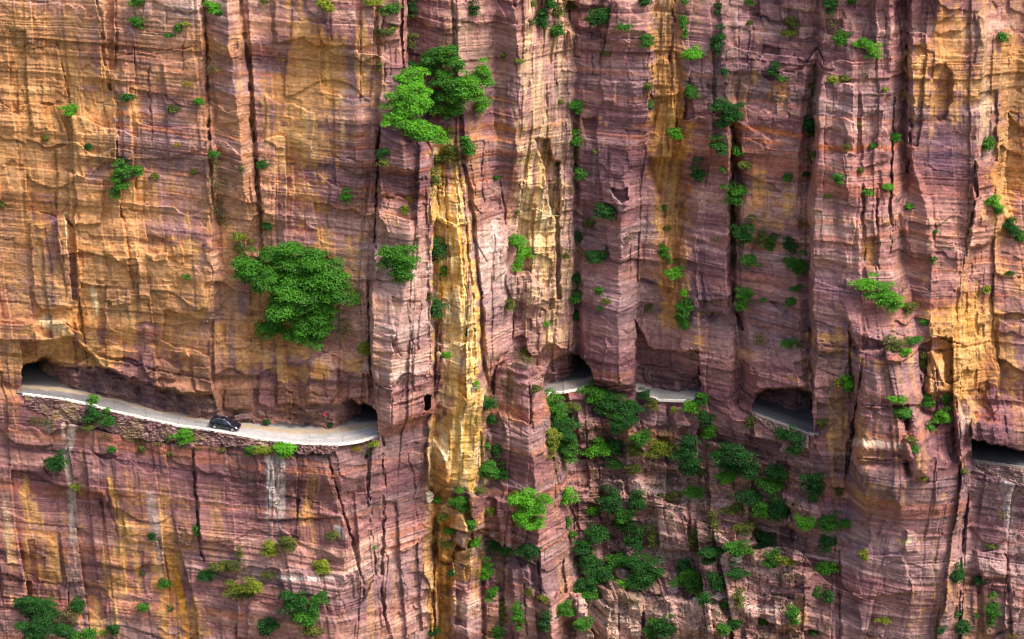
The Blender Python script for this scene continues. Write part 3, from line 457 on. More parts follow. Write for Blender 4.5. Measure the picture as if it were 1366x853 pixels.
# lime runs and pale washed patches
def stain(pts, w, col, a):
    global COLR
    xs = [q[0] for q in pts]; ys = [q[1] for q in pts]; s = win(min(xs)-3*w, min(ys)-3*w, max(xs)+3*w, max(ys)+3*w)
    d, tt, L = seg_dist(GX[s] + .8*WA[s], GY[s], pts)
    m = (1 - sstep(w*.2, w*.62, d))*sstep(-.7, .35, streak2[s] + .3*streak[s] + .25)*np.clip((L - tt)/(.45*L), 0, 1)**.7*a
    COLR[s] = mix(COLR[s], col*np.ones_like(COLR[s]), m)
for q in (([(360,611),(362,650),(361,705)],12,white,1.0), ([(374,611),(376,650),(374,700)],12,white*.9,.8), ([(366,611),(366,740)],26,C3(.42,.36,.35),.55), ([(99,553),(93,595),(88,612),(96,650),(97,700),(99,800)],12,C3(.42,.34,.29),.95), ([(62,562),(62,580)],10,C3(.5,.4,.33),.8), ([(84,566),(85,590)],6,C3(.5,.4,.33),.8),
          ([(60,428),(75,436),(92,450)],16,C3(.66,.52,.34),1.0), ([(124,385),(128,405),(128,425)],10,C3(.68,.55,.36),1.0), ([(88,285),(92,340),(96,395)],5,C3(.66,.52,.32),1.0), ([(957,76),(957,120)],5,white,.9), ([(982,15),(983,60)],4,white*.8,.7), ([(436,70),(438,170)],6,yel*.9,.7), ([(456,120),(458,210)],6,pale*.9,.7), ([(35,640),(37,800)],10,ochl*.9,.7), ([(8,660),(12,760)],12,C3(.42,.3,.2),.7),
          ([(226,745),(240,790),(252,850),(262,950)],12,ochre*1.1,1.0), ([(145,640),(160,690),(178,740)],10,ochl*.8,.9), ([(200,660),(212,730),(222,790)],14,C3(.36,.30,.28),.7), ([(372,770),(420,773),(458,770)],7,C3(.68,.58,.53),1.0), ([(450,706),(462,720)],12,C3(.6,.5,.46),.8), ([(592,585),(600,620),(604,640)],14,C3(.72,.62,.42),.9), ([(1344,640),(1346,690),(1350,725)],16,C3(.42,.38,.37),.8), ([(1205,725),(1222,715)],12,C3(.58,.48,.30),.8), ([(812,255),(825,270),(830,285)],5,white*.9,.8), ([(793,205),(796,262)],8,C3(.40,.33,.34),.7), ([(1140,590),(1210,595)],12,C3(.60,.47,.36),.75), ([(1285,540),(1290,580)],16,C3(.46,.36,.32),.7), ([(945,575),(935,600),(940,640)],8,C3(.5,.42,.38),.7), ([(50,490),(52,520)],6,ochl,.9)):
    stain(*q)
COLR = mix(COLR, ramp(t + .1, [mauve*1.1, rose, pink, cream]), .55*low_crag)
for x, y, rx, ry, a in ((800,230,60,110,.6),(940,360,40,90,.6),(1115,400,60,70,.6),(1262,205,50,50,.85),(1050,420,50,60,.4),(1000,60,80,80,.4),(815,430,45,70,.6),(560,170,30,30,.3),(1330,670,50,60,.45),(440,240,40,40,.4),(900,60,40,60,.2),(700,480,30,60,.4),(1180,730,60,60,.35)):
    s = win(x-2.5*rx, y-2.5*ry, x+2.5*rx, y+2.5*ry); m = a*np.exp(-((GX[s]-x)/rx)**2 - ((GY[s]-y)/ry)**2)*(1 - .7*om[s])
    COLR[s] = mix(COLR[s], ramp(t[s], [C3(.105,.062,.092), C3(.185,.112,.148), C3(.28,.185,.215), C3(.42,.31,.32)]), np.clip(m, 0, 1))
# grime and lichen greys
gl = sstep(.35, .8, fbm(U/5, S/5, 261, 4)); COLR = mix(COLR, COLR*.6 + C3(.17,.14,.13)*.4, .55*gl)
moss = sstep(.52, .85, fbm(U/3, S/4, 263, 4) + .35*low_crag)*(.25 + .75*low_crag); COLR = mix(COLR, C3(.11,.095,.035), .30*moss)
gr = 1 + .20*fbm(U/.35, S/.3, 271, 2) + .12*fbm(U/1.1, S/.7, 273, 2)
COLR *= gr[..., None]
# quarried niche walls: mauve with overhang shade painted in; ledge floor darkened likewise
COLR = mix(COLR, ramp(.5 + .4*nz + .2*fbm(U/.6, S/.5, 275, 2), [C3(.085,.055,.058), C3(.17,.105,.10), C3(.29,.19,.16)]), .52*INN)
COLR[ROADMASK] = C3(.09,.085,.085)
lum = (COLR @ C3(.3,.5,.2))[..., None]; COLR = lum + (COLR - lum)*1.13
COLR = np.clip(COLR, .012, .8)

# ------------------------------------------------------------------ material helpers
def new_mat(name):
    m = bpy.data.materials.new(name); m.use_nodes = True; nt = m.node_tree
    return m, nt, nt.nodes['Principled BSDF']
def nd(nt, typ, **kw):
    n = nt.nodes.new(typ)
    for k, v in kw.items():
        if k in n.inputs: n.inputs[k].default_value = v
        else: setattr(n, k, v)
    return n
def rock_mat(name, bump=.5, attr='rock_colour'):
    m, nt, b = new_mat(name); b.inputs['Roughness'].default_value = .92; b.inputs['Specular IOR Level'].default_value = .18
    a = nd(nt, 'ShaderNodeAttribute', attribute_name=attr); tc = nd(nt, 'ShaderNodeTexCoord')
    n = nd(nt, 'ShaderNodeTexNoise', Scale=5.5, Detail=6.0, Roughness=.65); nt.links.new(tc.outputs['Object'], n.inputs['Vector'])
    mp = nd(nt, 'ShaderNodeMapping'); mp.inputs['Scale'].default_value = (.5, .5, 7); nt.links.new(tc.outputs['Object'], mp.inputs['Vector'])
    n2 = nd(nt, 'ShaderNodeTexNoise', Scale=1.0, Detail=4.0, Roughness=.6); nt.links.new(mp.outputs['Vector'], n2.inputs['Vector'])
    ad = nd(nt, 'ShaderNodeMath', operation='ADD'); nt.links.new(n.outputs['Fac'], ad.inputs[0]); nt.links.new(n2.outputs['Fac'], ad.inputs[1])
    mr = nd(nt, 'ShaderNodeMapRange'); mr.inputs['From Min'].default_value = .6; mr.inputs['From Max'].default_value = 1.4; mr.inputs['To Min'].default_value = .72; mr.inputs['To Max'].default_value = 1.28
    nt.links.new(ad.outputs[0], mr.inputs['Value'])
    mx = nd(nt, 'ShaderNodeVectorMath', operation='SCALE'); nt.links.new(a.outputs['Color'], mx.inputs[0]); nt.links.new(mr.outputs[0], mx.inputs['Scale'])
    nt.links.new(mx.outputs[0], b.inputs['Base Color'])
    bp = nd(nt, 'ShaderNodeBump', Strength=bump, Distance=.18); nt.links.new(ad.outputs[0], bp.inputs['Height']); nt.links.new(bp.outputs[0], b.inputs['Normal'])
    return m
def plain(name, col, rough=.6, metal=0, coat=0, noise=0, scale=3, spec=.5):
    m, nt, b = new_mat(name); b.inputs['Roughness'].default_value = rough; b.inputs['Metallic'].default_value = metal
    b.inputs['Coat Weight'].default_value = coat; b.inputs['Base Color'].default_value = (*col, 1); b.inputs['Specular IOR Level'].default_value = spec
    if noise:
        tc = nd(nt, 'ShaderNodeTexCoord'); n = nd(nt, 'ShaderNodeTexNoise', Scale=scale, Detail=5.0); nt.links.new(tc.outputs['Object'], n.inputs['Vector'])
        r = nd(nt, 'ShaderNodeMapRange'); r.inputs['To Min'].default_value = 1-noise; r.inputs['To Max'].default_value = 1+noise; nt.links.new(n.outputs['Fac'], r.inputs['Value'])
        s = nd(nt, 'ShaderNodeVectorMath', operation='SCALE'); s.inputs[0].default_value = col; nt.links.new(r.outputs[0], s.inputs['Scale']); nt.links.new(s.outputs[0], b.inputs['Base Color'])
    return m
def grid_mesh(name, V, ny, nx, cols=None, smooth=False):
    me = bpy.data.meshes.new(name); V = V.reshape(-1, 3).astype(np.float32)
    idx = np.arange(ny*nx).reshape(ny, nx)
    q = np.stack([idx[1:, :-1], idx[1:, 1:], idx[:-1, 1:], idx[:-1, :-1]], -1).reshape(-1, 4).astype(np.int32)
    me.vertices.add(len(V)); me.vertices.foreach_set('co', V.ravel())
    me.loops.add(q.size); me.loops.foreach_set('vertex_index', q.ravel())
    me.polygons.add(len(q)); me.polygons.foreach_set('loop_start', np.arange(0, q.size, 4, dtype=np.int32))
    if smooth: me.polygons.foreach_set('use_smooth', np.ones(len(q), bool))
    if cols is not None:
        a = me.attributes.new('rock_colour', 'FLOAT_COLOR', 'POINT')
        c = np.ones((len(V), 4), np.float32); c[:, :3] = cols.reshape(-1, 3); a.data.foreach_set('color', c.ravel())
    me.update(calc_edges=True)
    return me
def quads_mesh(name, V, faces_n, attr=None):
    """faces_n quads, vertices laid out 4 per face"""
    me = bpy.data.meshes.new(name); V = np.asarray(V, np.float32).reshape(-1, 3); n = len(V)//4
    me.vertices.add(len(V)); me.vertices.foreach_set('co', V.ravel())
    me.loops.add(len(V)); me.loops.foreach_set('vertex_index', np.arange(len(V), dtype=np.int32))
    me.polygons.add(n); me.polygons.foreach_set('loop_start', np.arange(0, len(V), 4, dtype=np.int32))
    if attr is not None:
        a = me.attributes.new('tone', 'FLOAT', 'FACE'); a.data.foreach_set('value', np.asarray(attr, np.float32))
    me.update(calc_edges=True); return me
def link(name, me, mats, parent=None, **props):
    o = bpy.data.objects.new(name, me); COL.objects.link(o)
    for m in (mats if isinstance(mats, (list, tuple)) else [mats]):
        if me is not None: me.materials.append(m)
    if parent: o.parent = parent
    for k, v in props.items(): o[k] = v
    return o
def empty(name, loc, **props):
    o = bpy.data.objects.new(name, None); COL.objects.link(o); o.location = loc; o.empty_display_size = .3
    for k, v in props.items(): o[k] = v
    return o

M_ROCK = rock_mat('cliff_rock', .38)
VC = pt(GX, GY, PF)
link('cliff', grid_mesh('cliff', VC, NY, NX, COLR), M_ROCK, kind='structure', label='purple and ochre banded sandstone cliff face', category='cliff')

def surf(px, py):
    """protrusion of the finished cliff under a photo pixel"""
    i = int(np.clip(np.searchsorted(PX, px), 0, NX-1)); j = int(np.clip(np.searchsorted(PY, py), 0, NY-1)); return float(PF[j, i])
# ------------------------------------------------------------------ roads, kerbs, rubble walls
def z_road(x): return np.interp(x, PX, ZROAD)
def p_road(x): return np.interp(x, PX, PFRONT)
def depth_point(px, p, z):
    """world point seen in photo column px, at protrusion p and height z"""
    y = -p; d = (y - CAM[1])*CT - (z - CAM[2])*ST
    return np.stack([(px - 683)/FPX*d, y + 0*d, z + 0*d], -1)
ROADMAT, nt, b = new_mat('pale_concrete_road'); b.inputs['Roughness'].default_value = .85
at = nd(nt, 'ShaderNodeAttribute', attribute_name='rock_colour'); tc = nd(nt, 'ShaderNodeTexCoord')
n = nd(nt, 'ShaderNodeTexNoise', Scale=1.2, Detail=8.0, Roughness=.7); nt.links.new(tc.outputs['Object'], n.inputs['Vector'])
r = nd(nt, 'ShaderNodeMapRange'); r.inputs['From Min'].default_value = .3; r.inputs['From Max'].default_value = .7; r.inputs['To Min'].default_value = .82; r.inputs['To Max'].default_value = 1.12; nt.links.new(n.outputs['Fac'], r.inputs['Value'])
mm = nd(nt, 'ShaderNodeVectorMath', operation='SCALE'); nt.links.new(at.outputs['Color'], mm.inputs[0]); nt.links.new(r.outputs[0], mm.inputs['Scale']); nt.links.new(mm.outputs[0], b.inputs['Base Color'])
KERBMAT = plain('kerb_concrete', (.62, .58, .53), .85, noise=.2, scale=2); KERBDARK = plain('kerb_dark', (.22, .19, .18), .9, noise=.3, scale=2)  # second, darker kerb colour for the cave and slot stretches
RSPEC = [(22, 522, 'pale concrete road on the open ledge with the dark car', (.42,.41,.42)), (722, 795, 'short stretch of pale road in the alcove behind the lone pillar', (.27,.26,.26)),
         (846, 938, 'short stretch of pale road in the wide middle alcove', (.27,.27,.27)), (1000, 1092, 'dim road inside the arched cave opening', (.11,.11,.12)), (1292, 1440, 'dark road inside the far right tunnel slot', (.08,.08,.085))]  # cave and tunnel stretches: shade put into a darker base colour
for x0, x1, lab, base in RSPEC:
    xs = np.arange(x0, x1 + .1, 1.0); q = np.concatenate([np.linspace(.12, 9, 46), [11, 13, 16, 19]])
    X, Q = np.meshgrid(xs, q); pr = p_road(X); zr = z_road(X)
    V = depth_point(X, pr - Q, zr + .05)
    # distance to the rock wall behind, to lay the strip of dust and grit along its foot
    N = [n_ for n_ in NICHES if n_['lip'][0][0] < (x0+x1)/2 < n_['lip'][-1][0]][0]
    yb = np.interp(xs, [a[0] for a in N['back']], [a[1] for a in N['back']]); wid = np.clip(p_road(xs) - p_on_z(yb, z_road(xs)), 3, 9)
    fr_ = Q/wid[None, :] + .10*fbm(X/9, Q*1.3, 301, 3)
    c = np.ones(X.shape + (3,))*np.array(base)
    if x0 < 100:      # the left end is greyer, the bend is paler
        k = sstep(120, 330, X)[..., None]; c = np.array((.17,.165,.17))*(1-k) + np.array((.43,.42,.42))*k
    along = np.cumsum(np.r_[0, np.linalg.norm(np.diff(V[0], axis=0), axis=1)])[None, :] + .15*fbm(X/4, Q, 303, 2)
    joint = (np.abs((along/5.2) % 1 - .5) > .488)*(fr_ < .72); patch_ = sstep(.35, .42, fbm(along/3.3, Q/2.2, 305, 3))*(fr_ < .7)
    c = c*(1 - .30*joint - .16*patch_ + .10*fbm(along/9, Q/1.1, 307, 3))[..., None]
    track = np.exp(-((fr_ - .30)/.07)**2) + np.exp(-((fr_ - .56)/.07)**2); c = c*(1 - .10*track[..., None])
    dust = (sstep(.66, .86, fr_)*(1 - sstep(1.0, 1.25, fr_)))[..., None]*(1 if x0 < 100 else .4 if x0 < 1000 else 0); deep = sstep(1.0, 1.5, fr_)[..., None]; c = c*(1-deep) + np.array((.07,.068,.07))*deep; c = c*(1-dust) + np.array((.44,.34,.23))*dust  # deep: road colour darkens past the wall foot, tunnel shade painted in
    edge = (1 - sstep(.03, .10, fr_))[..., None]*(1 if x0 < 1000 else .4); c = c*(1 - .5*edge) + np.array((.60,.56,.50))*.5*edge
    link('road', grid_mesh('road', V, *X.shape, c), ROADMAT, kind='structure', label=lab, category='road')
    # kerb: a low concrete edge beam
    prof = np.array([(0.34, -.25), (0.34, .14), (0.30, .17), (.04, .17), (0, .14), (0, -.25)])   # (inset, height)
    xk = np.arange(x0 + 8, x1 - 5, 1.5)
    V = np.stack([depth_point(xk, p_road(xk) + .16 - a, z_road(xk) + .05 + h + .05*n1(xk/3, 311) - .13*(vnoise(xk/2.6, xk*0, 313) > .55)*(h > 0)) for a, h in prof])
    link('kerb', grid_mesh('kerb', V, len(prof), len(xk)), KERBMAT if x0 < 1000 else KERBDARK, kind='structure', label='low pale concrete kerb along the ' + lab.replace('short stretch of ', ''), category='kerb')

def cells(x, y, seed):
    """nearest and second nearest jittered point: cell id value, edge distance"""
    xi = np.floor(x); yi = np.floor(y); d1 = np.full(x.shape, 9.); d2 = d1.copy(); idv = np.zeros(x.shape)
    for a in (-1, 0, 1):
        for c_ in (-1, 0, 1):
            cx = xi + a; cy = yi + c_
            px_ = cx + .15 + .7*_hash(cx, cy, seed); py_ = cy + .15 + .7*_hash(cx, cy, seed+1)
            d = np.hypot(x - px_, y - py_); v = _hash(cx, cy, seed+2)
            m = d < d1; d2 = np.where(m, d1, np.minimum(d2, d)); idv = np.where(m, v, idv); d1 = np.where(m, d, d1)
    return idv, d2 - d1
M_RUBBLE = rock_mat('rubble_stone', .6)
for Wd in WALLS:
    x0, x1 = Wd['top']; xs = np.arange(x0, x1 + .1, .7)
    top = BND(xs) + .3; bot = np.interp(xs, [a[0] for a in Wd['bot']], [a[1] for a in Wd['bot']]) - .5 + 3.2*n1(xs/11, 321) + 1.5*np.round(1.5*n1(xs/4, 323))
    K = 70; f = np.linspace(0, 1, K)[:, None]
    zt = z_road(xs)[None, :]; pt_ = p_road(xs)[None, :]
    ybot = np.maximum(bot, top + 2)[None, :]
    Y = top[None, :]*(1-f) + ybot*f; X = np.broadcast_to(xs[None, :], Y.shape)
    pw = pt_ + .05 + .5*f
    zz = z_at(Y, pw); u = (X - 683)/8.9
    big = vnoise(u/2.2, zz/1.5, 339) > .1; wu = .5*fbm(u/.9, zz/.8, 331, 3)
    i1, e1 = cells(u/.62 + wu, zz/.40 + .4*wu, 333); i2, e2 = cells(u/.34 + wu, zz/.24 + .4*wu, 343); idv = np.where(big, i1, i2); ed = np.where(big, e1, e2)
    relief = .14*np.minimum(ed/.3, 1) + .26*(idv - .5) + .22*fbm(u/1.6, zz/1.2, 341, 3)
    e = np.minimum(np.minimum(f, 1-f)*K/2, 1)*np.minimum(1, np.minimum(X - x0, x1 - X)/2.0)
    pw = pw + relief*e - .5*(1 - e)*(f > .5) - .7*(np.minimum(X - x0, x1 - X) < .1)
    c = ramp(idv*.8 + .15*fbm(u/1.5, zz/1.5, 335, 2) + .05, [C3(.10,.058,.060), C3(.17,.092,.092), C3(.24,.135,.128), C3(.38,.25,.22)])
    c = mix(c, C3(.30,.22,.10), .5*sstep(.3, .7, fbm(u/2, zz/1.4, 337, 3)))
    if x0 > 1000: c = mix(c, C3(.36,.30,.26), .25*np.ones(c.shape[:2]))
    o = link('stone_wall', grid_mesh('stone_wall', pt(X, Y, pw), *Y.shape, c), M_RUBBLE, label=Wd['label'], category='wall')
# ------------------------------------------------------------------ mesh builder
class MB:
    def __init__(s): s.v = []; s.f = []
    def add(s, vs, fs):
        o = len(s.v); s.v += [tuple(map(float, v)) for v in vs]; s.f += [tuple(i + o for i in f) for f in fs]
    def tube(s, pts, rad, n=6):
        pts = [np.array(p, float) for p in pts]; rings = []
        for i, p in enumerate(pts):
            d = pts[min(i+1, len(pts)-1)] - pts[max(i-1, 0)]; d /= np.linalg.norm(d) + 1e-9
            a = np.cross(d, (0, 0, 1) if abs(d[2]) < .9 else (1, 0, 0)); a /= np.linalg.norm(a); b_ = np.cross(d, a)
            rings.append([p + rad[i]*(a*math.cos(k*2*math.pi/n) + b_*math.sin(k*2*math.pi/n)) for k in range(n)])
        vs = [v for r_ in rings for v in r_]; fs = []
        for i in range(len(pts)-1):
            for k in range(n): fs.append((i*n+k, i*n+(k+1) % n, (i+1)*n+(k+1) % n, (i+1)*n+k))
        fs.append(tuple(range(n))[::-1]); fs.append(tuple((len(pts)-1)*n + k for k in range(n))); s.add(vs, fs)
    def lathe(s, prof, c, n=20):      # axis along y, prof [(radius, y)]
        vs = []; fs = []
        for r_, y in prof:
            for k in range(n): vs.append((c[0] + r_*math.cos(k*2*math.pi/n), c[1] + y, c[2] + r_*math.sin(k*2*math.pi/n)))
        for i in range(len(prof)-1):
            for k in range(n): fs.append((i*n+k, i*n+(k+1) % n, (i+1)*n+(k+1) % n, (i+1)*n+k))
        fs.append(tuple(range(n))[::-1]); fs.append(tuple((len(prof)-1)*n + k for k in range(n))); s.add(vs, fs)
    def box(s, c, h, bev=.0):
        x, y, z = c; a, b_, d = h
        vs = [(x+i*a, y+j*b_, z+k*d) for i in (-1, 1) for j in (-1, 1) for k in (-1, 1)]
        s.add(vs, [(0,1,3,2),(4,6,7,5),(0,4,5,1),(2,3,7,6),(0,2,6,4),(1,5,7,3)])
    def mesh(s, name, smooth=False):
        me = bpy.data.meshes.new(name); me.from_pydata(s.v, [], s.f); me.validate(); me.update()
        if smooth: me.polygons.foreach_set('use_smooth', np.ones(len(me.polygons), bool))
        return me

# ------------------------------------------------------------------ the car
def make_car():
    paint = plain('car_paint', (.004, .007, .018), .22, 0, 1.0); glass = plain('car_glass', (.012, .020, .026), .06, 0, 0, spec=.9); rub = plain('tyre_rubber', (.02, .02, .02), .9)
    alloy = plain('alloy', (.55, .55, .57), .3, .9); lens = plain('headlight_lens', (.85, .87, .9), .12, .2, .5); red = plain('tail_light_lens', (.35, .015, .01), .2); trim = plain('black_trim', (.015, .015, .016), .6)
    xc = np.interp
    ST_ = [-2.32,-2.24,-1.98,-1.55,-.6,.25,.72,1.18,1.65,2.06,2.28]
    Wd_ = [.78,.88,.925,.94,.945,.945,.94,.935,.92,.88,.76]; Zb = [.48,.30,.25,.22,.20,.20,.20,.21,.23,.28,.38]
    Be = [.88,.95,.985,.985,.97,.955,.945,.93,.88,.80,.68]; Ro = [.98,1.12,1.46,1.60,1.655,1.60,1.36,1.05,.97,.87,.73]; Rw = [.68,.70,.68,.67,.68,.67,.70,.80,.80,.74,.60]
    def ring(x):
        w, zb, be, ro, rw = (xc(x, ST_, q) for q in (Wd_, Zb, Be, Ro, Rw))
        return [(0,zb),(.84*w,zb),(w,zb+.16),(1.01*w,.62 if be > .7 else be-.1),(.965*w,be),(rw+.02,ro-.07 if ro-be > .12 else (be+ro)/2),(rw*.86,ro-.005),(0,ro+.025)]
    xs = sorted(set(ST_ + [-1.2,-.2,.5,.95,1.4,1.9])); mb = MB(); n = 14
    for x in xs:
        h = ring(x); full = h + [(-y, z) for y, z in h[-2:0:-1]]; mb.v += [(x, y, z) for y, z in full]
    for i in range(len(xs)-1):
        for k in range(n): mb.f.append((i*n+k, (i+1)*n+k, (i+1)*n+(k+1) % n, i*n+(k+1) % n))
    mb.f.append(tuple(range(n))); mb.f.append(tuple((len(xs)-1)*n + k for k in range(n))[::-1])
    root = empty('car', (0, 0, 0), label='dark navy blue estate car driving along the pale cliff road', category='car')
    me = mb.mesh('body', True); body = link('body', me, paint, root)
    def panel(a, b_, lo, hi, sgn, off=.012):       # side glass between ring points 4 and 5
        q = MB(); r0, r1 = ring(a), ring(b_)
        def P_(r_, x, f): return (x, sgn*(r_[4][0] + (r_[5][0]-r_[4][0])*f + off), r_[4][1] + (r_[5][1]-r_[4][1])*f + .004)
        vs = [P_(r0, a, lo), P_(r1, b_, lo), P_(r1, b_, hi), P_(r0, a, hi)]; vs += [(x, y - sgn*.02, z) for x, y, z in vs]
        q.add(vs, [(0,1,2,3),(7,6,5,4),(0,4,5,1),(1,5,6,2),(2,6,7,3),(3,7,4,0)]); return q
    for sgn in (1, -1):
        for a, b_ in ((-1.92,-1.30),(-1.24,-.34),(-.28,.55)): link('side_window', panel(a, b_, .10, .94, sgn).mesh('side_window'), glass, root)
        q = MB(); q.tube([(x, sgn*(ring(x)[6][0]+.03), ring(x)[6][1] + .045) for x in (-1.7,-1.0,-.3,.2)], [.022]*4, 6); link('roof_rail', q.mesh('roof_rail', True), alloy, root)
        q = MB(); q.add([(2.06,sgn*.50,.78),(2.02,sgn*.86,.80),(1.80,sgn*.935,.84),(1.84,sgn*.60,.915),(2.27,sgn*.50,.60),(2.16,sgn*.86,.60),(1.86,sgn*.955,.70),(2.29,sgn*.50,.66)],
              [(0,1,2,3),(0,7,1),(7,4,5,1),(1,5,6,2)]); link('headlight', q.mesh('headlight'), lens, root)
        q = MB(); q.box((-2.235, sgn*.76, .90), (.05, .13, .12)); link('tail_light', q.mesh('tail_light'), red, root)
        q = MB(); q.box((.52, sgn*1.03, 1.02), (.10, .10, .065)); q.box((.55, sgn*.94, .99), (.03, .06, .02)); link('door_mirror', q.mesh('door_mirror'), paint, root)
        for x in (-1.22, -.30): 
            q = MB(); q.box((x, sgn*.955, .83), (.10, .018, .018)); link('door_handle', q.mesh('door_handle'), alloy, root)
        for x in (-1.42, 1.40):
            wr = empty('wheel', (x, sgn*.83, .345)); wr.parent = root
            q = MB(); q.lathe([(.20,-.115),(.32,-.115),(.345,-.08),(.345,.08),(.32,.115),(.20,.115)], (0,0,0), 24); link('tyre', q.mesh('tyre', True), rub, wr)
            q = MB(); q.lathe([(.05,.125),(.22,.119),(.235,.06),(.235,-.06),(.22,-.119),(.05,-.125)], (0,0,0), 20)
            for k in range(5):
                a = k*2*math.pi/5; q.box((.12*math.cos(a), 0, .12*math.sin(a)), (.03, .128, .03))
            link('rim', q.mesh('rim'), alloy, wr)
            q = MB(); q.lathe([(.30,-.02),(.40,-.02),(.40,.02),(.30,.02)], (x, sgn*.928, .36), 20); link('wheel_arch', q.mesh('wheel_arch'), trim, root)
    def glasspan(x0, x1, name):
        q = MB(); r0, r1 = ring(x0), ring(x1); vs = []
        for x, r_ in ((x0, r0), (x1, r1)):
            vs += [(x, -r_[6][0]*.98, r_[6][1]+.014), (x, 0, r_[7][1]+.016), (x, r_[6][0]*.98, r_[6][1]+.014)]
        q.add(vs, [(0,3,4,1),(1,4,5,2)]); link(name, q.mesh(name), glass, root)
    glasspan(.34, 1.10, 'windscreen'); glasspan(-2.20, -1.92, 'rear_window')
    q = MB(); q.box((2.255, 0, .56), (.035, .42, .09)); link('grille', q.mesh('grille'), trim, root)
    q = MB(); q.box((2.22, 0, .36), (.05, .70, .05)); link('bumper', q.mesh('bumper'), trim, root)
    q = MB(); q.box((-2.30, 0, .62), (.02, .26, .06)); link('number_plate', q.mesh('number_plate'), plain('plate_white', (.6,.6,.6), .5), root)
    return root
car = make_car()
Q0 = 1.62
def onroad(px, q): return depth_point(np.array(px, float), p_road(px) - q, z_road(px) + .05)
pa, pb = onroad(283, Q0), onroad(318, Q0 + .15); mid = (pa + pb)/2
from mathutils import Vector, Matrix
fx = Vector(pb - pa).normalized(); up = Vector((0, 0, 1)); ly = up.cross(fx).normalized(); uz = fx.cross(ly)
car.matrix_world = Matrix.Translation(Vector(mid)) @ Matrix((fx, ly, uz)).transposed().to_4x4()
car.scale = (1.0, 1.0, 1.0)

# ------------------------------------------------------------------ boulders, marker
M_BOULD = rock_mat('boulder_rock', .8)
import bmesh
def boulder(cx, cy, w, h, label, tone, seed, cat='boulder', out=.3):
    p = surf(cx, cy); sc = ray_t(cy, p)/FPX
    c = pt(np.array(float(cx)), np.array(float(cy)), np.array(p + out*min(w, h)*sc*.5))
    bm = bmesh.new(); bmesh.ops.create_icosphere(bm, subdivisions=4, radius=1)
    r = np.random.default_rng(seed); V = np.array([v.co[:] for v in bm.verts])
    for _ in range(9):        # flat broken faces
        n_ = r.normal(size=3); n_ /= np.linalg.norm(n_); lim = r.uniform(.55, .85); d = V @ n_; V = V - np.outer(np.maximum(d - lim, 0), n_)
    V *= (1 + .10*fbm(V[:,0]*2 + seed, V[:,2]*2 + V[:,1]*1.3, 411 + seed, 3) + .05*np.round(2*vnoise(V[:,0]*1.2, V[:,2]*6, 417+seed)))[:, None]
    V *= np.array([w*sc*.5, min(w, h)*sc*.5, h*sc*.5/CT])*1.15
    for v, q in zip(bm.verts, V): v.co = q
    me = bpy.data.meshes.new('boulder'); bm.to_mesh(me); bm.free()
    col = np.clip(np.array(tone)[None, :]*(1 + .35*fbm(V[:,0]/.5, V[:,2]/.16, 421+seed, 3))[:, None], .01, .8)
    a = me.attributes.new('rock_colour', 'FLOAT_COLOR', 'POINT'); cc = np.ones((len(V), 4), np.float32); cc[:, :3] = col; a.data.foreach_set('color', cc.ravel())
    o = link('boulder', me, M_BOULD, label=label, category=cat, group='loose boulders on the ledges'); o.location = c
    o.rotation_euler = (0, 0, r.uniform(-.4, .4))
for i, q in enumerate([
  (326,556,24,8,'long purple boulder at the foot of the wall just right of the car',(.20,.125,.12)),
  (916,751,17,12,'white angular boulder in the bushes low in the wooded gully',(.50,.44,.42)),
  (903,768,14,9,'pale rounded boulder under the white one in the gully',(.36,.27,.26)),
  (899,788,15,10,'grey pink boulder on top of the broad lower block',(.34,.25,.24)),
  (990,715,22,16,'pointed pink crag boulder standing among dark bushes',(.38,.27,.26)),
  (982,746,16,9,'flat pale boulder under the pointed pink crag boulder',(.42,.32,.30)),
  (832,765,8,9,'small pale wedge stone between dark gully shrubs',(.40,.32,.31)),
  (862,795,16,14,'square grey boulder wedged right of the flat stump block',(.30,.22,.22)),
  (658,711,11,9,'pale round stone perched on a thin rock pinnacle',(.42,.31,.29)),
  (616,718,20,22,'blunt brown boulder jammed under the grassy rock knob',(.33,.20,.16)),
  (958,796,22,9,'flat pale slab lying on the broad lower block',(.44,.34,.32)),
  (935,803,28,9,'weathered pale slab on the front lip of the broad lower block',(.40,.30,.29)),
  (1047,597,14,14,'pale pink boulder below the arched cave opening',(.38,.26,.24)),
  (632,518,10,6,'grey stone bridging the yellow pillar and the purple wall',(.33,.27,.26)),
  (586,473,8,7,'pale stone wedged in the slot left of the yellow pillar',(.52,.42,.30)),
  (572,662,12,16,'pale cream boulder at the foot of the yellow pillar',(.58,.50,.38)),
]): boulder(*q[:4], q[4], q[5], 50 + i*3)
p = surf(433, 553); sc = ray_t(553, p)/FPX
mk = MB(); mk.box((0, 0, 0), (.22, .03, .22)); mk.box((-.14, .12, 0), (.03, .12, .03)); mk.box((.14, .12, 0), (.03, .12, .03))
o = link('red_marker', mk.mesh('red_marker'), plain('red_paint', (.50, .035, .04), .6), label='small square red marker plate on the rock wall before the bend', category='marker')
p = max(surf(433+i, 553+j) for i in (-3,0,3) for j in (-3,0,3)); o.location = pt(np.array(433.), np.array(553.), np.array(p + .25))
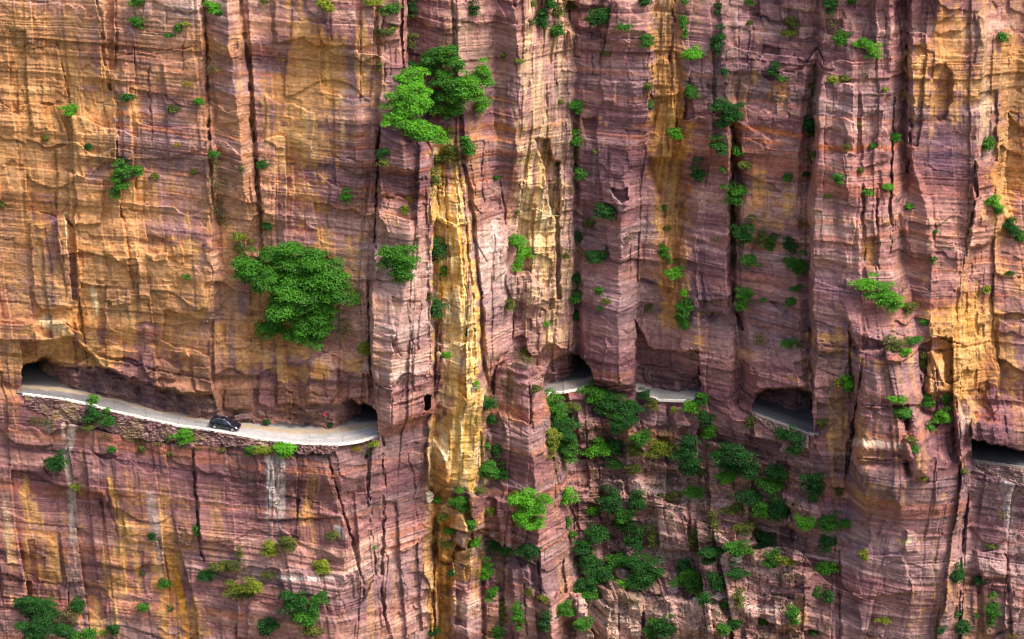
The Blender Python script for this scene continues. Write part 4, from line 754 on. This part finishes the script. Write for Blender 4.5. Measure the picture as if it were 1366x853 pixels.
# ------------------------------------------------------------------ plants
def leaf_mat(name, col, tr=.3):
    m, nt, b = new_mat(name); out = [n for n in nt.nodes if n.type == 'OUTPUT_MATERIAL'][0]
    a = nd(nt, 'ShaderNodeAttribute', attribute_name='tone'); 
    hs = nd(nt, 'ShaderNodeVectorMath', operation='MULTIPLY'); cr = nd(nt, 'ShaderNodeValToRGB'); nt.links.new(a.outputs['Fac'], cr.inputs[0])
    e = cr.color_ramp.elements; e[0].color = (.62, .66, .9, 1); e[1].color = (1.38, 1.34, .8, 1)
    hs.inputs[0].default_value = col; nt.links.new(cr.outputs[0], hs.inputs[1]); nt.links.new(hs.outputs[0], b.inputs['Base Color'])
    b.inputs['Roughness'].default_value = .6; b.inputs['Specular IOR Level'].default_value = .25
    t = nd(nt, 'ShaderNodeBsdfTranslucent'); nt.links.new(hs.outputs[0], t.inputs['Color']); mxs = nd(nt, 'ShaderNodeMixShader'); mxs.inputs[0].default_value = tr
    nt.links.new(b.outputs[0], mxs.inputs[1]); nt.links.new(t.outputs[0], mxs.inputs[2]); nt.links.new(mxs.outputs[0], out.inputs['Surface'])
    return m
KIND = {  # colour, words, noun
 'b': ((.075,.265,.012), 'bright green'), 'm': ((.036,.145,.010), 'mid green'), 'd': ((.012,.072,.009), 'dark green'), 'o': ((.085,.105,.018), 'olive green'),
 'y': ((.150,.190,.014), 'yellow green'), 't': ((.105,.090,.042), 'brownish twiggy'), 's': ((.105,.080,.080), 'leafless grey'), 'g': ((.30,.215,.055), 'dry straw'),
}
LM = {k: leaf_mat('leaf_' + v[1].replace(' ', '_'), v[0], .12 if k in 'tsg' else .18) for k, v in KIND.items()}
BARK = plain('bark', (.12, .085, .06), .9, noise=.4, scale=6)
def rot_frame(n, r):
    a = np.cross(n, r.normal(size=n.shape)); a /= np.linalg.norm(a, axis=1, keepdims=True) + 1e-9
    return a, np.cross(n, a)
def leaf_quads(c, n, ls, r, asp=.55):
    a, b_ = rot_frame(n, r); L = (ls*r.uniform(.7, 1.35, len(c)))[:, None]; W = L*asp
    return np.stack([c - a*L*.5, c + b_*W*.5 - a*L*.05 - n*L*.08, c + a*L*.5, c - b_*W*.5 - a*L*.05 - n*L*.08], 1)
def crown_geo(lobes, org, kind, r):
    """lobes: (centre, (a, b, c)) -> quads and tones relative to org"""
    Q = []; T = []; tips = []
    for c0, (a, b_, c) in lobes:
        rm = (a*c)**.5; area = math.pi*a*c
        ls = .20 + .022*min(rm, 6) if kind not in 'g' else .34
        if kind in 'ts': ls *= 1.25
        cover = {'t': 1.0, 's': .9, 'g': 2.6}.get(kind, 3.2 + .12*rm)
        N = int(np.clip(cover*area/(ls*ls*.42), 40, 16000))
        K = int(np.clip(5 + area/(.7 + .02*area), 6, 60))
        d = r.normal(size=(K, 3)); d /= np.linalg.norm(d, axis=1, keepdims=True); d[:, 1] = -np.abs(d[:, 1])*.9 + .25*r.random(K); d[:, 2] += .12
        rad = (.45 if kind == 'g' else 1)*r.uniform(.05, .72, K)**.65*(.80 + .28*np.sin(np.arctan2(d[:,2], d[:,0])*r.integers(2, 5) + r.uniform(0, 6)))
        cen = d*rad[:, None]*np.array([a, b_, c]); cr = r.uniform(.7, 1.3, K)*math.sqrt((2.15 if kind not in 'ts' else 1.8)*area/(.8*math.pi*K))
        k = r.choice(K, N, p=cr**2/np.sum(cr**2))
        u = r.normal(size=(N, 3)); u /= np.linalg.norm(u, axis=1, keepdims=True); u[:, 2] = np.where(u[:, 2] < -.3, -u[:, 2]*.6, u[:, 2])
        pos = cen[k] + u*cr[k][:, None]*(r.uniform(.25, 1, N)**.45)[:, None]*np.array([1.05, 1.0, .78])
        nrm = u*.8 + np.array([0, -.25, .75]) + .55*r.normal(size=(N, 3)); nrm /= np.linalg.norm(nrm, axis=1, keepdims=True)
        if kind in 'g' : nrm = r.normal(size=(N, 3))*np.array([1, 1, .15]); nrm /= np.linalg.norm(nrm, axis=1, keepdims=True)
        q = leaf_quads(pos, nrm, ls, r, {'t': .28, 's': .14, 'g': .16}.get(kind, .62))
        Q.append(q + (c0 - org)); ct = r.uniform(.05, .95, K); T.append(np.clip(ct[k] + r.normal(size=N)*.22, 0, 1)); tips += [c0 - org + x for x in cen[r.permutation(K)[:5]]]
    return np.concatenate(Q), np.concatenate(T), tips
def woody(tips, r, rad):
    mb = MB(); base = np.zeros(3); m = np.mean(tips, 0)
    for i, t_ in enumerate(tips[:8]):
        k1 = m*.35 + r.normal(size=3)*.06*np.linalg.norm(m); k2 = m*.45 + np.array(t_)*.35
        mb.tube([base, k1, k2, np.array(t_)], [rad*(1 if i == 0 else .8), rad*.75, rad*.5, rad*.18], 5)
    return mb

LAND = [(301,568,'the dark car'),(45,490,'the left tunnel mouth'),(482,555,'the tunnel mouth at the road bend'),(362,655,'the white mineral streak'),(615,420,'the tall yellow rock pillar'),(390,392,'the huge round shrub'),(555,140,'the bright tree clump on the ledge'),
 (710,600,'the lone square rock pillar'),(762,505,'the road alcove behind the pillar'),(890,520,'the wide middle road alcove'),(1045,545,'the arched cave opening'),(1185,600,'the bulging banded buttress'),(1330,600,'the far right tunnel slot'),(722,260,'the cream fluted face'),(895,70,'the ochre stripe near the top'),
 (977,330,'the long dark fissure'),(1265,205,'the smooth violet slab'),(1255,110,'the arched ochre hollow'),(1300,480,'the ochre bay at the right'),(97,690,'the tan streak at lower left'),(420,768,'the white rock ledge'),(200,570,'the rubble retaining wall'),(238,800,'the orange ribbon streak'),
 (95,400,'the square overhanging slab'),(145,60,'the twin cracks top left'),(335,150,'the long crack left of centre'),(430,58,'the flat rock roof'),(916,751,'the white boulder'),(820,725,'the wooded gully'),(540,450,'the pink banded column'),(1062,775,'the jutting red block'),(1325,735,'the small ledge at lower right'),
 (787,825,'the flat topped stump block'),(606,690,'the grassy rock knob'),(895,250,'the ochre scoop'),(215,170,'the pink bands at upper left'),(40,170,'the ochre face at far left'),(810,430,'the blunt grey purple buttress'),(1115,290,'the banded tower face'),(580,780,'the rust brown slot'),(1160,58,'the flat topped bright bush'),(545,700,'the slanting striped face'),(1200,760,'the lower banded buttress'),(905,830,'the broad lower block'),(1320,290,'the leaning slab at the right')]
USED = {}
def make_label(x, y, rx, ry, kind, noun):
    rr = math.sqrt(rx*ry); sz = 'tiny' if rr < 5.5 else 'small' if rr < 9.5 else 'medium' if rr < 15 else 'large' if rr < 26 else 'very large'
    if kind == 'g': noun = 'grass tuft'
    elif noun == 'shrub' and rr < 5.5: noun = 'tuft'
    elif noun == 'shrub' and ry > 2.1*rx: noun = 'hanging shrub'
    elif noun == 'shrub' and rx > 2*ry: noun = 'low shrub'
    cand = sorted(LAND, key=lambda L: math.hypot(L[0]-x, L[1]-y)); cand = [c for c in cand if math.hypot(c[0]-x, c[1]-y) > 9][:7]
    def where(L):
        dx, dy = x - L[0], y - L[1]; d = math.hypot(dx, dy); a = math.degrees(math.atan2(-dy, dx)) % 360
        return a, ['right of','above right of','above','above left of','left of','below left of','below','below right of'][int((a + 22.5)//45) % 8], 'just ' if d < 30 else 'far ' if d > 85 else ''
    best = None
    for i, L in enumerate(cand):
        a1, w1, q1 = where(L)
        for M in cand[i+1:]:
            a2, w2, q2 = where(M)
            if abs((a1 - a2 + 180) % 360 - 180) < 55: continue
            for qq in (q1, ''):
                lab = f"{sz} {KIND[kind][1]} {noun} {qq}{w1} {L[2]}, {w2.replace('above ', '').replace('below ', '') if len(w2.split()) > 2 else w2} {M[2]}"
                if len(lab.split()) <= 16 and lab not in USED: USED[lab] = 1; return lab
    for L in cand:
        a1, w1, q1 = where(L); lab = f"{sz} {KIND[kind][1]} {noun} {q1}{w1} {L[2]}"
        if lab not in USED: USED[lab] = 1; return lab
    lab += ', lower one'; USED[lab] = 1; return lab
NPL = 0
def plant(x, y, rx, ry, kind, noun='shrub', lobes=None, label=None, group='shrubs growing on the cliff', out=.38):
    """one shrub or tree: an Empty where the stem leaves the rock, crown and trunk under it (tiny tufts are one mesh)"""
    global NPL; NPL += 1
    r = np.random.default_rng(1000 + NPL)
    ell = lobes or [(x, y, rx, ry)]
    ry_root = min(y + .35*ry, y + 14); pr = surf(x, ry_root)
    org = pt(np.array(float(x)), np.array(float(ry_root)), np.array(pr - .05))
    L = []
    for (ex, ey, erx, ery) in ell:
        ps = np.percentile([surf(ex + i*erx*.4, ey + j*ery*.4) for i in (-1, 0, 1) for j in (-1, 0, 1)], 70)
        ps = np.clip(ps, pr - 2.5, pr + 5); sc = ray_t(ey, ps)/FPX; a, c = erx*sc*1.2, ery*sc/CT*1.18; b_ = min(.75*(a*c)**.5, 1.15*min(a, c) + .3)
        L.append((pt(np.array(float(ex)), np.array(float(ey)), np.array(ps + out*b_ + .05)), (a, b_, c)))
    Q, T, tips = crown_geo(L, org, kind, r); T = np.clip(T + r.uniform(-.22, .22), 0, 1)
    cat = 'tree' if noun == 'tree' else 'grass' if kind == 'g' else 'shrub'
    nm = {'tree': 'tree', 'grass': 'grass_tuft', 'shrub': 'shrub'}[cat]
    lab = label or make_label(x, y, rx, ry, kind, noun)
    if max(rx, ry) < 7.5 or kind == 'g':
        o = link(nm, quads_mesh(nm, Q, len(Q), T), LM[kind], label=lab, category=cat, group=group); o.location = org; return o
    root = empty(nm, org, label=lab, category=cat, group=group)
    link('crown', quads_mesh('crown', Q, len(Q), T), LM[kind], root)
    rm = (rx*ry)**.5*.112; link('trunk', woody(tips, r, max(.03, .045*rm)).mesh('trunk'), BARK, root)
    return root
TREES = [
 (390,392,83,72,'m',[(350,368,38,36),(405,352,46,30),(448,388,28,42),(392,402,52,44),(408,444,40,26),(364,436,26,22),(328,362,20,30),(376,342,30,20),(424,372,36,40),(384,384,40,36),(420,425,36,28)],'huge round dark shrub clinging to the wall above the road bend'),
 (424,428,34,28,'b',[(424,420,32,22),(412,446,30,16)],'brighter yellowish young tree in front of the huge round shrub'),
 (548,140,40,50,'b',[(548,108,30,22),(536,135,28,24),(553,150,20,24),(556,172,30,22),(527,158,22,22),(576,180,26,16),(560,130,20,22)],'tallest bright green tree on the ledge left of the pale feathery tree'),
 (588,82,32,22,'m',[(588,76,26,16),(574,88,20,14),(608,84,18,16)],'mid green tree at the top of the ledge tree clump'),
 (633,112,31,26,'b',[(622,112,24,20),(644,108,20,22),(630,124,26,16),(642,140,12,14)],'pale feathery tree at the right end of the ledge tree clump'),
 (596,112,20,22,'m',[(592,108,22,22),(606,130,22,18),(583,136,18,18)],'mid green bushy tree in the middle of the ledge tree clump'),
 (602,150,20,12,'m',None,'low green bush under the middle of the ledge tree clump'),
 (552,93,10,14,'d',None,'dark bush at the upper left of the ledge tree clump'),
 (706,680,30,30,'b',[(700,668,24,18),(716,680,20,20),(700,690,24,18),(716,698,14,12)],'bright fan shaped tree hugging the left face of the lone square pillar'),
 (532,352,32,28,'m',[(528,340,26,16),(540,352,24,20),(536,368,22,14),(518,352,14,16)],'round green shrub on the step of the pink banded column'),
 (692,335,19,29,'b',[(688,322,14,14),(696,338,14,16),(690,352,13,12)],'bright loose leaved shrub on the left edge of the cream fluted face'),
 (828,548,38,34,'d',[(815,540,24,18),(838,545,24,18),(826,565,24,18)],'large dark shrub hanging below the blunt buttress beside the road alcove'),
 (975,612,28,26,'d',[(965,605,22,18),(986,612,20,20),(975,622,24,14)],'large dark shrub with a bright companion below the wide middle alcove'),
 (970,638,18,14,'b',None,'bright young shrub in front of the large dark shrub below the middle alcove'),
 (1172,393,38,26,'b',[(1158,382,22,16),(1182,398,24,16),(1190,408,18,10)],'spreading bright shrub on the middle of the banded tower'),
 (970,150,24,24,'d',[(964,144,19,16),(978,152,16,16),(970,160,18,12)],'largest dark shrub near the top right of the ochre stripe'),
 (165,240,25,24,'m',[(163,228,17,12),(182,230,12,9),(163,248,15,10),(154,260,8,8)],'irregular leafy shrub at the foot of the straight crack on the left wall'),
 (55,820,34,28,'d',[(46,810,24,18),(62,818,24,20),(48,842,26,20),(84,842,24,15),(28,806,12,12)],'biggest dark bush in the bottom left corner'),
 (797,28,18,19,'d',None,'dark round shrub on the purple wall left of the ochre stripe at the top'),
 (1160,60,20,18,'b',[(1156,58,20,10),(1164,72,13,10)],'flat topped bright bush leaning out near the upper right tower'),
 (790,765,32,26,'d',[(785,750,24,16),(800,768,24,18),(780,780,20,12)],'large dark shrub on the left side of the wooded gully floor'),
 (838,722,20,40,'d',[(836,700,16,16),(844,722,18,18),(846,752,20,18)],'tall dark shrub growing down the middle of the wooded gully'),
 (788,718,26,24,'d',[(794,712,20,18),(776,732,16,13)],'dark shrub at the upper left of the wooded gully'),
 (1016,322,9,14,'o',None,None),(992,312,17,21,'d',None,None),(1002,349,16,12,'m',None,None),(990,397,13,18,'m',None,None),(981,257,18,20,'m',None,None),(992,221,14,9,'o',None,None),
]
for q in TREES: plant(q[0], q[1], q[2], q[3], q[4], 'tree' if max(q[2], q[3]) > 22 and q[6] and 'tree' in q[6].split('the ')[0] else 'shrub', q[5], q[6], 'trees and large shrubs on the cliff' if q[6] else 'shrubs growing on the cliff', .8)
PLANTS = """184 3 9 6 m|182 31 11 8 m|284 12 12 8 b|278 7 6 7 m|292 17 6 4 m|226 49 6 4 m|238 39 6 6 m|249 33 5 3 y|284 93 20 10 t|92 149 9 9 b|171 132 7 7 d|230 146 8 8 o|265 138 9 5 m|250 113 13 9 g|61 186 4 8 o|119 197 5 5 d|9 38 9 9 t|284 206 6 7 m|236 195 11 5 g|
435 10 11 14 y|350 2 6 4 o|497 4 16 8 y|520 13 13 9 m|514 43 12 9 o|522 39 6 5 y|506 88 5 6 o|550 16 5 12 d|548 58 9 14 o|633 13 7 8 d|624 196 8 18 m|602 205 12 17 o|587 214 8 12 o|510 206 7 10 d|672 75 4 5 o|596 182 10 9 o|577 236 8 13 o|
711 5 9 8 o|724 30 8 15 d|733 6 6 12 d|745 15 9 11 o|745 42 9 13 m|760 8 4 13 o|707 31 6 5 o|692 83 6 7 o|832 38 7 7 m|861 3 10 8 d|861 57 9 10 m|810 71 6 6 o|911 28 3 14 m|913 3 5 5 m|913 47 4 5 m|957 57 9 19 d|957 12 3 9 d|922 74 15 13 b|921 125 7 13 m|866 144 4 9 m|864 115 5 6 o|902 180 10 9 b|959 195 11 14 d|985 203 7 9 m|769 141 9 11 m|765 190 6 13 m|795 203 4 4 o|747 138 4 5 o|1000 3 6 5 m|1000 32 6 4 o|966 97 5 6 d|
1109 10 7 16 d|1136 2 7 5 m|1055 29 14 8 o|1056 44 13 5 y|1111 35 11 13 t|1121 53 11 9 m|1158 97 20 17 s|1109 107 13 6 y|1127 104 7 6 o|1031 95 9 8 d|1042 107 6 5 m|1084 115 5 4 o|1080 168 9 13 d|1085 207 8 5 o|1194 184 8 6 m|1165 196 4 5 m|1130 197 5 6 o|1147 168 4 4 o|1337 51 8 7 m|1316 195 9 11 m|1086 148 5 12 s|1180 120 4 4 y|
207 236 7 6 o|258 230 5 5 o|290 246 14 14 t|295 285 11 10 t|316 317 9 8 y|320 333 8 9 o|250 371 5 4 m|335 322 4 3 y|324 225 4 4 o|3 272 4 8 o|
461 263 9 9 m|540 281 7 5 y|546 267 11 7 g|583 332 9 24 d|591 365 6 7 m|580 413 10 17 d|573 396 5 6 o|511 219 9 7 o|661 238 5 3 m|680 406 8 10 o|349 222 6 8 d|355 303 5 8 d|
777 233 8 10 m|766 224 4 8 d|808 283 16 11 d|787 299 8 6 o|795 344 15 13 d|778 336 8 8 t|838 320 10 8 t|770 318 5 8 d|767 398 9 8 m|770 372 4 12 d|800 388 5 7 m|807 402 6 6 o|800 411 4 4 m|770 420 4 9 d|931 233 10 14 d|963 228 4 4 m|884 278 4 5 m|890 305 5 6 o|884 335 6 8 m|890 345 6 7 m|900 365 12 10 b|912 391 6 6 b|911 412 11 14 m|907 424 6 7 m|866 412 4 6 o|954 320 12 9 t|690 284 3 4 o|745 220 3 6 o|1018 400 5 4 m|754 342 4 5 o|
1051 238 7 7 m|1075 233 5 5 d|1118 241 7 8 m|1157 257 5 7 m|1186 251 7 7 b|1147 229 5 5 o|1104 262 6 3 y|1213 277 6 5 m|1247 309 3 5 d|1245 347 3 7 m|1327 270 9 9 b|1333 281 6 7 m|1350 305 12 11 d|1360 318 6 8 m|1027 327 6 12 m|1055 329 10 9 d|1064 352 14 14 m|1069 300 9 10 t|1205 384 14 11 s|1214 411 10 8 o|1061 386 6 5 m|1053 403 6 8 m|1347 366 4 4 d|1315 386 8 6 y|1199 266 9 9 s|1232 430 5 6 m|1183 299 5 4 g|
124 553 12 12 d|145 564 12 9 m|124 533 6 8 m|143 548 5 5 m|117 571 10 5 o|101 548 9 4 g|155 577 7 4 g|246 583 12 10 b|226 585 8 5 o|148 601 5 5 m|190 601 5 7 o|76 618 13 15 d|335 602 8 6 m|317 591 6 4 o|227 605 4 4 o|296 601 7 3 o|
380 601 18 12 b|350 602 14 7 y|355 564 4 5 d|437 602 6 6 o|475 600 13 7 g|490 604 6 6 b|500 594 8 5 y|484 465 12 11 y|457 440 14 20 t|595 473 6 6 b|623 445 2 4 m|634 513 4 6 b|650 540 10 14 d|655 560 6 8 d|649 596 5 7 m|662 602 5 9 d|650 627 16 17 m|668 632 8 13 d|440 567 2 4 d|
695 482 21 13 t|704 473 10 7 y|713 521 7 7 o|727 432 6 6 b|742 545 12 17 m|752 575 12 22 d|757 602 13 15 m|766 545 9 9 o|800 532 24 15 m|870 540 6 8 o|795 600 13 13 b|815 599 14 11 d|845 602 14 9 o|882 600 14 12 y|915 605 14 21 d|924 626 14 9 d|921 545 8 9 b|935 534 7 12 m|941 560 10 8 d|945 580 6 13 m|738 590 7 20 y|912 431 8 10 m|899 547 3 4 y|845 627 12 8 o|820 620 11 5 m|1010 452 17 14 t|1050 459 8 7 m|1066 461 4 4 o|1000 564 5 8 o|1000 632 11 11 d|790 520 10 9 m|862 527 8 7 d|855 585 12 9 m|
1192 463 18 11 o|1206 471 9 7 b|1219 455 9 7 m|1130 513 9 9 b|1137 520 6 6 m|1118 510 8 6 y|1195 534 9 6 b|1204 554 10 11 m|1214 588 7 6 o|1221 600 6 5 m|1235 534 8 11 m|1256 558 9 13 b|1262 534 4 10 m|1231 490 4 18 o|1096 565 5 5 o|1062 592 9 14 d|1042 580 11 6 d|1035 632 10 12 d|1086 648 13 14 d|1285 630 6 5 o|1232 638 6 4 y|1240 572 5 8 m|
103 651 7 5 y|203 716 5 6 d|220 779 8 7 m|192 810 7 7 m|190 766 3 5 o|228 812 3 4 d|263 711 4 8 m|90 822 20 19 t|104 808 10 13 d|120 847 17 8 m|150 841 7 11 d|304 754 21 9 o|278 768 15 7 d|316 788 18 12 o|337 783 15 13 y|320 738 3 9 o|
360 735 9 11 y|382 726 14 9 o|442 713 12 5 o|432 756 12 12 y|358 766 9 7 o|392 804 16 14 d|402 824 13 11 m|416 818 8 12 m|430 798 9 6 m|358 836 13 13 d|416 842 10 11 o|498 731 3 5 m|585 668 6 5 b|613 672 11 15 m|628 700 6 12 m|632 724 7 7 b|590 690 7 8 o|600 709 7 6 m|596 728 10 7 o|603 766 5 6 d|581 843 7 6 d|648 764 8 17 b|655 791 6 13 m|659 729 7 9 d|674 735 8 9 d|665 845 7 9 m|653 682 8 7 o|640 655 10 6 o|670 815 4 22 o|685 662 7 9 o|
702 736 15 13 d|757 666 8 10 b|792 681 8 8 b|757 696 4 7 m|762 713 4 5 m|815 670 10 22 d|830 690 9 14 m|824 748 15 11 m|862 764 16 20 d|838 780 10 6 b|755 813 8 11 m|776 835 8 10 m|783 791 18 8 m|691 822 7 21 m|726 801 6 8 o|727 832 5 20 d|706 790 5 6 o|867 838 7 12 m|885 840 12 11 d|893 663 13 6 o|925 658 13 7 m|851 670 8 13 d|925 722 5 20 o|952 700 3 28 o|912 756 12 10 d|920 776 18 11 m|957 776 13 10 d|950 736 15 13 d|984 734 15 10 m|980 765 13 8 d|940 801 8 9 d|968 806 6 5 m|965 840 8 7 m|981 834 6 7 d|985 798 5 10 o|1017 829 6 5 m|978 680 12 8 o|1000 664 11 13 d|1016 682 9 10 m|1021 722 11 13 d|995 704 14 7 o|870 720 4 22 o|
1031 650 12 12 m|1036 680 12 12 d|1031 746 9 12 m|1050 748 13 5 y|1075 699 10 9 b|1105 699 12 12 m|1128 698 8 6 m|1104 724 10 12 d|1105 757 11 9 m|1152 740 9 7 y|1089 793 4 6 m|1104 795 5 9 d|1058 820 7 11 m|1087 843 4 8 d|1177 829 9 5 y|1277 768 7 13 d|1322 730 13 4 o|1306 776 7 7 d|1324 816 6 21 m|1283 838 9 13 d|1303 822 3 4 m|1337 690 7 12 t|1350 848 24 5 g|1278 819 3 5 m|1120 655 5 8 o|1253 842 5 6 d|1085 664 6 7 d"""
ITEMS = [it.split() for it in PLANTS.replace('\n', '').split('|') if it.strip()]
ITEMS = [(float(a[0]), float(a[1]), float(a[2]), float(a[3]), a[4]) for a in ITEMS]
KEEP = set(sorted(range(len(ITEMS)), key=lambda i: -ITEMS[i][2]*ITEMS[i][3])[:268])      # the 300 largest stand alone, the smallest tufts are one mass
MASS = {}
for i, (x, y, rx, ry, kd) in enumerate(ITEMS):
    gul = 735 < x < 1110 and y > 535
    k_ = (1.22 if kd in 'dbm' else 1.1)*(1.12 if 260 < x < 440 and y > 720 else 1.22 if gul else 1.0)
    if i in KEEP: plant(x, y, rx*k_, ry*k_, kd, out=.62 if gul else .42); continue
    r = np.random.default_rng(5000 + i); p_ = surf(x, y); sc = ray_t(y, p_)/FPX; a, c = rx*k_*sc*1.2, ry*k_*sc*1.25
    Q, T, _ = crown_geo([(pt(np.array(x), np.array(y), np.array(p_ + .2)), (a, .7*(a*c)**.5, c))], np.zeros(3), kd, r); MASS.setdefault(kd, []).append((Q, T))
vv = np.concatenate([q for k in MASS for q, _ in MASS[k]]); tt_ = np.concatenate([t_ for k in MASS for _, t_ in MASS[k]])
me = quads_mesh('small_tufts', vv, len(vv), tt_); me.polygons.foreach_set('material_index', np.concatenate([np.full(len(q), n_) for n_, k in enumerate(MASS) for q, _ in MASS[k]]).astype(np.int32))
link('small_tufts', me, [LM[k] for k in MASS], kind='stuff', label='tiny weeds and tufts dotted over the ledges and cracks of the cliff', category='weeds')
# ------------------------------------------------------------------ uncountable low growth on the ledges and in the joints
def cover(name, kind, mask, n, ls, label, seed):
    r = np.random.default_rng(seed); pr = (mask*1.0).ravel(); pr[ROADMASK.ravel()] = 0
    k = r.choice(len(pr), n, p=pr/pr.sum()); j, i = np.unravel_index(k, mask.shape)
    px = PX[i] + r.uniform(-.5, .5, n); py = PY[j] + r.uniform(-.5, .5, n); c = pt(px, py, PF[j, i] + r.uniform(0, .35, n))
    nrm = np.array([0, -.35, .8]) + .6*r.normal(size=(n, 3)); nrm /= np.linalg.norm(nrm, axis=1, keepdims=True)
    q = leaf_quads(c, nrm, ls, r, .5); t_ = np.clip(.5 + .3*fbm(px/9, py/9, seed, 2) + .15*r.normal(size=n), 0, 1)
    link(name, quads_mesh(name, q, n, t_), LM[kind], kind='stuff', label=label, category='ground cover')
inframe = ((GX > -60) & (GX < 1430) & (GY > -50) & (GY < 905)).astype(np.float32)
crag = low_crag*(GY > B2 + 8)
# growth sits where the surface faces up: little protrusion change against height
slope = np.zeros_like(PF); slope[1:-1] = (PF[2:] - PF[:-2])/2
ledge = sstep(.05, .35, slope)*inframe
nv = fbm(GX/16, GY/16, 501, 4)
m1 = crag*sstep(.05, .6, nv + .35*ledge)*inframe
cover('ground_cover', 'd', m1**1.5 + 1e-7, 6000, .26, 'dark creepers matted over the broken rock of the gully slope', 11)
m2 = crag*sstep(0, .6, fbm(GX/14, GY/18, 503, 4) + .3*ledge)*inframe
cover('ground_cover', 'o', m2**1.5 + 1e-7, 4500, .24, 'olive grass and creepers on the ledges of the gully slope', 12)
vs_ = np.zeros_like(PF)
for pts_, w_ in (([(766,130),(768,200),(770,300),(768,420)],7), ([(1088,90),(1084,150),(1080,220)],5), ([(978,160),(979,260),(982,380)],6), ([(590,190),(580,250)],8), ([(640,760),(660,853)],14), ([(608,670),(630,740)],10), ([(745,530),(752,640),(760,700)],9), ([(285,200),(292,260),(296,300)],8), ([(40,560),(200,590),(400,606)],5), ([(640,560),(655,650)],10), ([(1235,480),(1232,540)],5), ([(1190,468),(1230,470)],8), ([(690,480),(715,500)],10)):
    d_, _, _ = seg_dist(GX, GY, pts_) if False else (None, None, None)
    xs_ = [q[0] for q in pts_]; ys_ = [q[1] for q in pts_]; s = win(min(xs_)-3*w_, min(ys_)-3*w_, max(xs_)+3*w_, max(ys_)+3*w_)
    d_, _, _ = seg_dist(GX[s], GY[s], pts_); vs_[s] = np.maximum(vs_[s], np.exp(-(d_/w_)**2)*sstep(-.1, .5, nv[s]))
cover('ground_cover', 'o', vs_ + 1e-9, 9000, .22, 'olive moss and small weeds growing along the joints of the cliff', 13)
# ------------------------------------------------------------------ light
AZ, EL = math.radians(56), math.radians(55)        # sun to the right of and behind the viewer, high
sdir = np.array([math.sin(AZ)*math.cos(EL), -math.cos(AZ)*math.cos(EL), math.sin(EL)])
w = bpy.data.worlds.new('World'); SC.world = w; w.use_nodes = True; nt = w.node_tree
sky = nt.nodes.new('ShaderNodeTexSky'); sky.sky_type = 'NISHITA'; sky.sun_disc = False
sky.sun_elevation = EL; sky.sun_rotation = math.atan2(sdir[0], sdir[1]); sky.dust_density = 4; sky.air_density = 1.0; sky.ozone_density = .6
nt.links.new(sky.outputs[0], nt.nodes['Background'].inputs[0]); nt.nodes['Background'].inputs[1].default_value = .10
sd = bpy.data.lights.new('sun', 'SUN'); sd.energy = 1.5; sd.angle = math.radians(22); sd.color = (1, .90, .76)
so = bpy.data.objects.new('sun', sd); COL.objects.link(so)
from mathutils import Vector
so.rotation_euler = Vector(sdir).to_track_quat('Z', 'Y').to_euler()
gm = plain('valley_scrub', (.16, .14, .07), .95, noise=.4, scale=.05)
gx = np.linspace(-1, 1, 41); GXX, GYY = np.meshgrid(np.sign(gx)*np.abs(gx)**2.2*6000, np.sign(gx)*np.abs(gx)**2.2*6000)
gz = -150 + 10*fbm(GXX/300, GYY/300, 401, 3)
link('ground', grid_mesh('ground', np.stack([GXX, GYY, gz], -1), 41, 41), gm, kind='structure', label='scrubby valley floor far below the cliff', category='ground')
# unseen other side of the gorge, behind the viewer, added to close off low sky
hx = np.linspace(-2600, 2600, 131); hd = np.concatenate([np.linspace(0, 1, 60)**1.5*1500])
HX, HD = np.meshgrid(hx, hd); HZ = -140 + 560*sstep(60, 900, HD + 70*fbm(HX/260, HD/260, 431, 4)) + 26*fbm(HX/90, HD/90, 433, 4)
HZ = np.where(HD < 1, -160, HZ)
link('unseen_hillside', grid_mesh('unseen_hillside', np.stack([HX, -400 - HD, HZ], -1)[::-1], 60, 131), plain('hill_scrub', (.085, .085, .040), .95, noise=.5, scale=.06), kind='structure', label='unseen scrubby slope on the far side of the gorge, closing off low sky', category='hill')
SC.view_settings.view_transform = 'Standard'; SC.view_settings.look = 'None'; SC.view_settings.exposure = EXPO; SC.view_settings.gamma = 1
SC.view_settings.use_curve_mapping = False
SC.cycles.pixel_filter_type = 'BLACKMAN_HARRIS'; SC.cycles.filter_width = 1.05
SC.cycles.max_bounces = 6; SC.cycles.diffuse_bounces = 3; SC.cycles.glossy_bounces = 2; SC.cycles.transmission_bounces = 3; SC.cycles.transparent_max_bounces = 6
SC.cycles.use_denoising = True; SC.cycles.denoiser = 'OPENIMAGEDENOISE'; SC.cycles.denoising_input_passes = 'RGB_ALBEDO_NORMAL'; SC.cycles.denoising_prefilter = 'FAST'
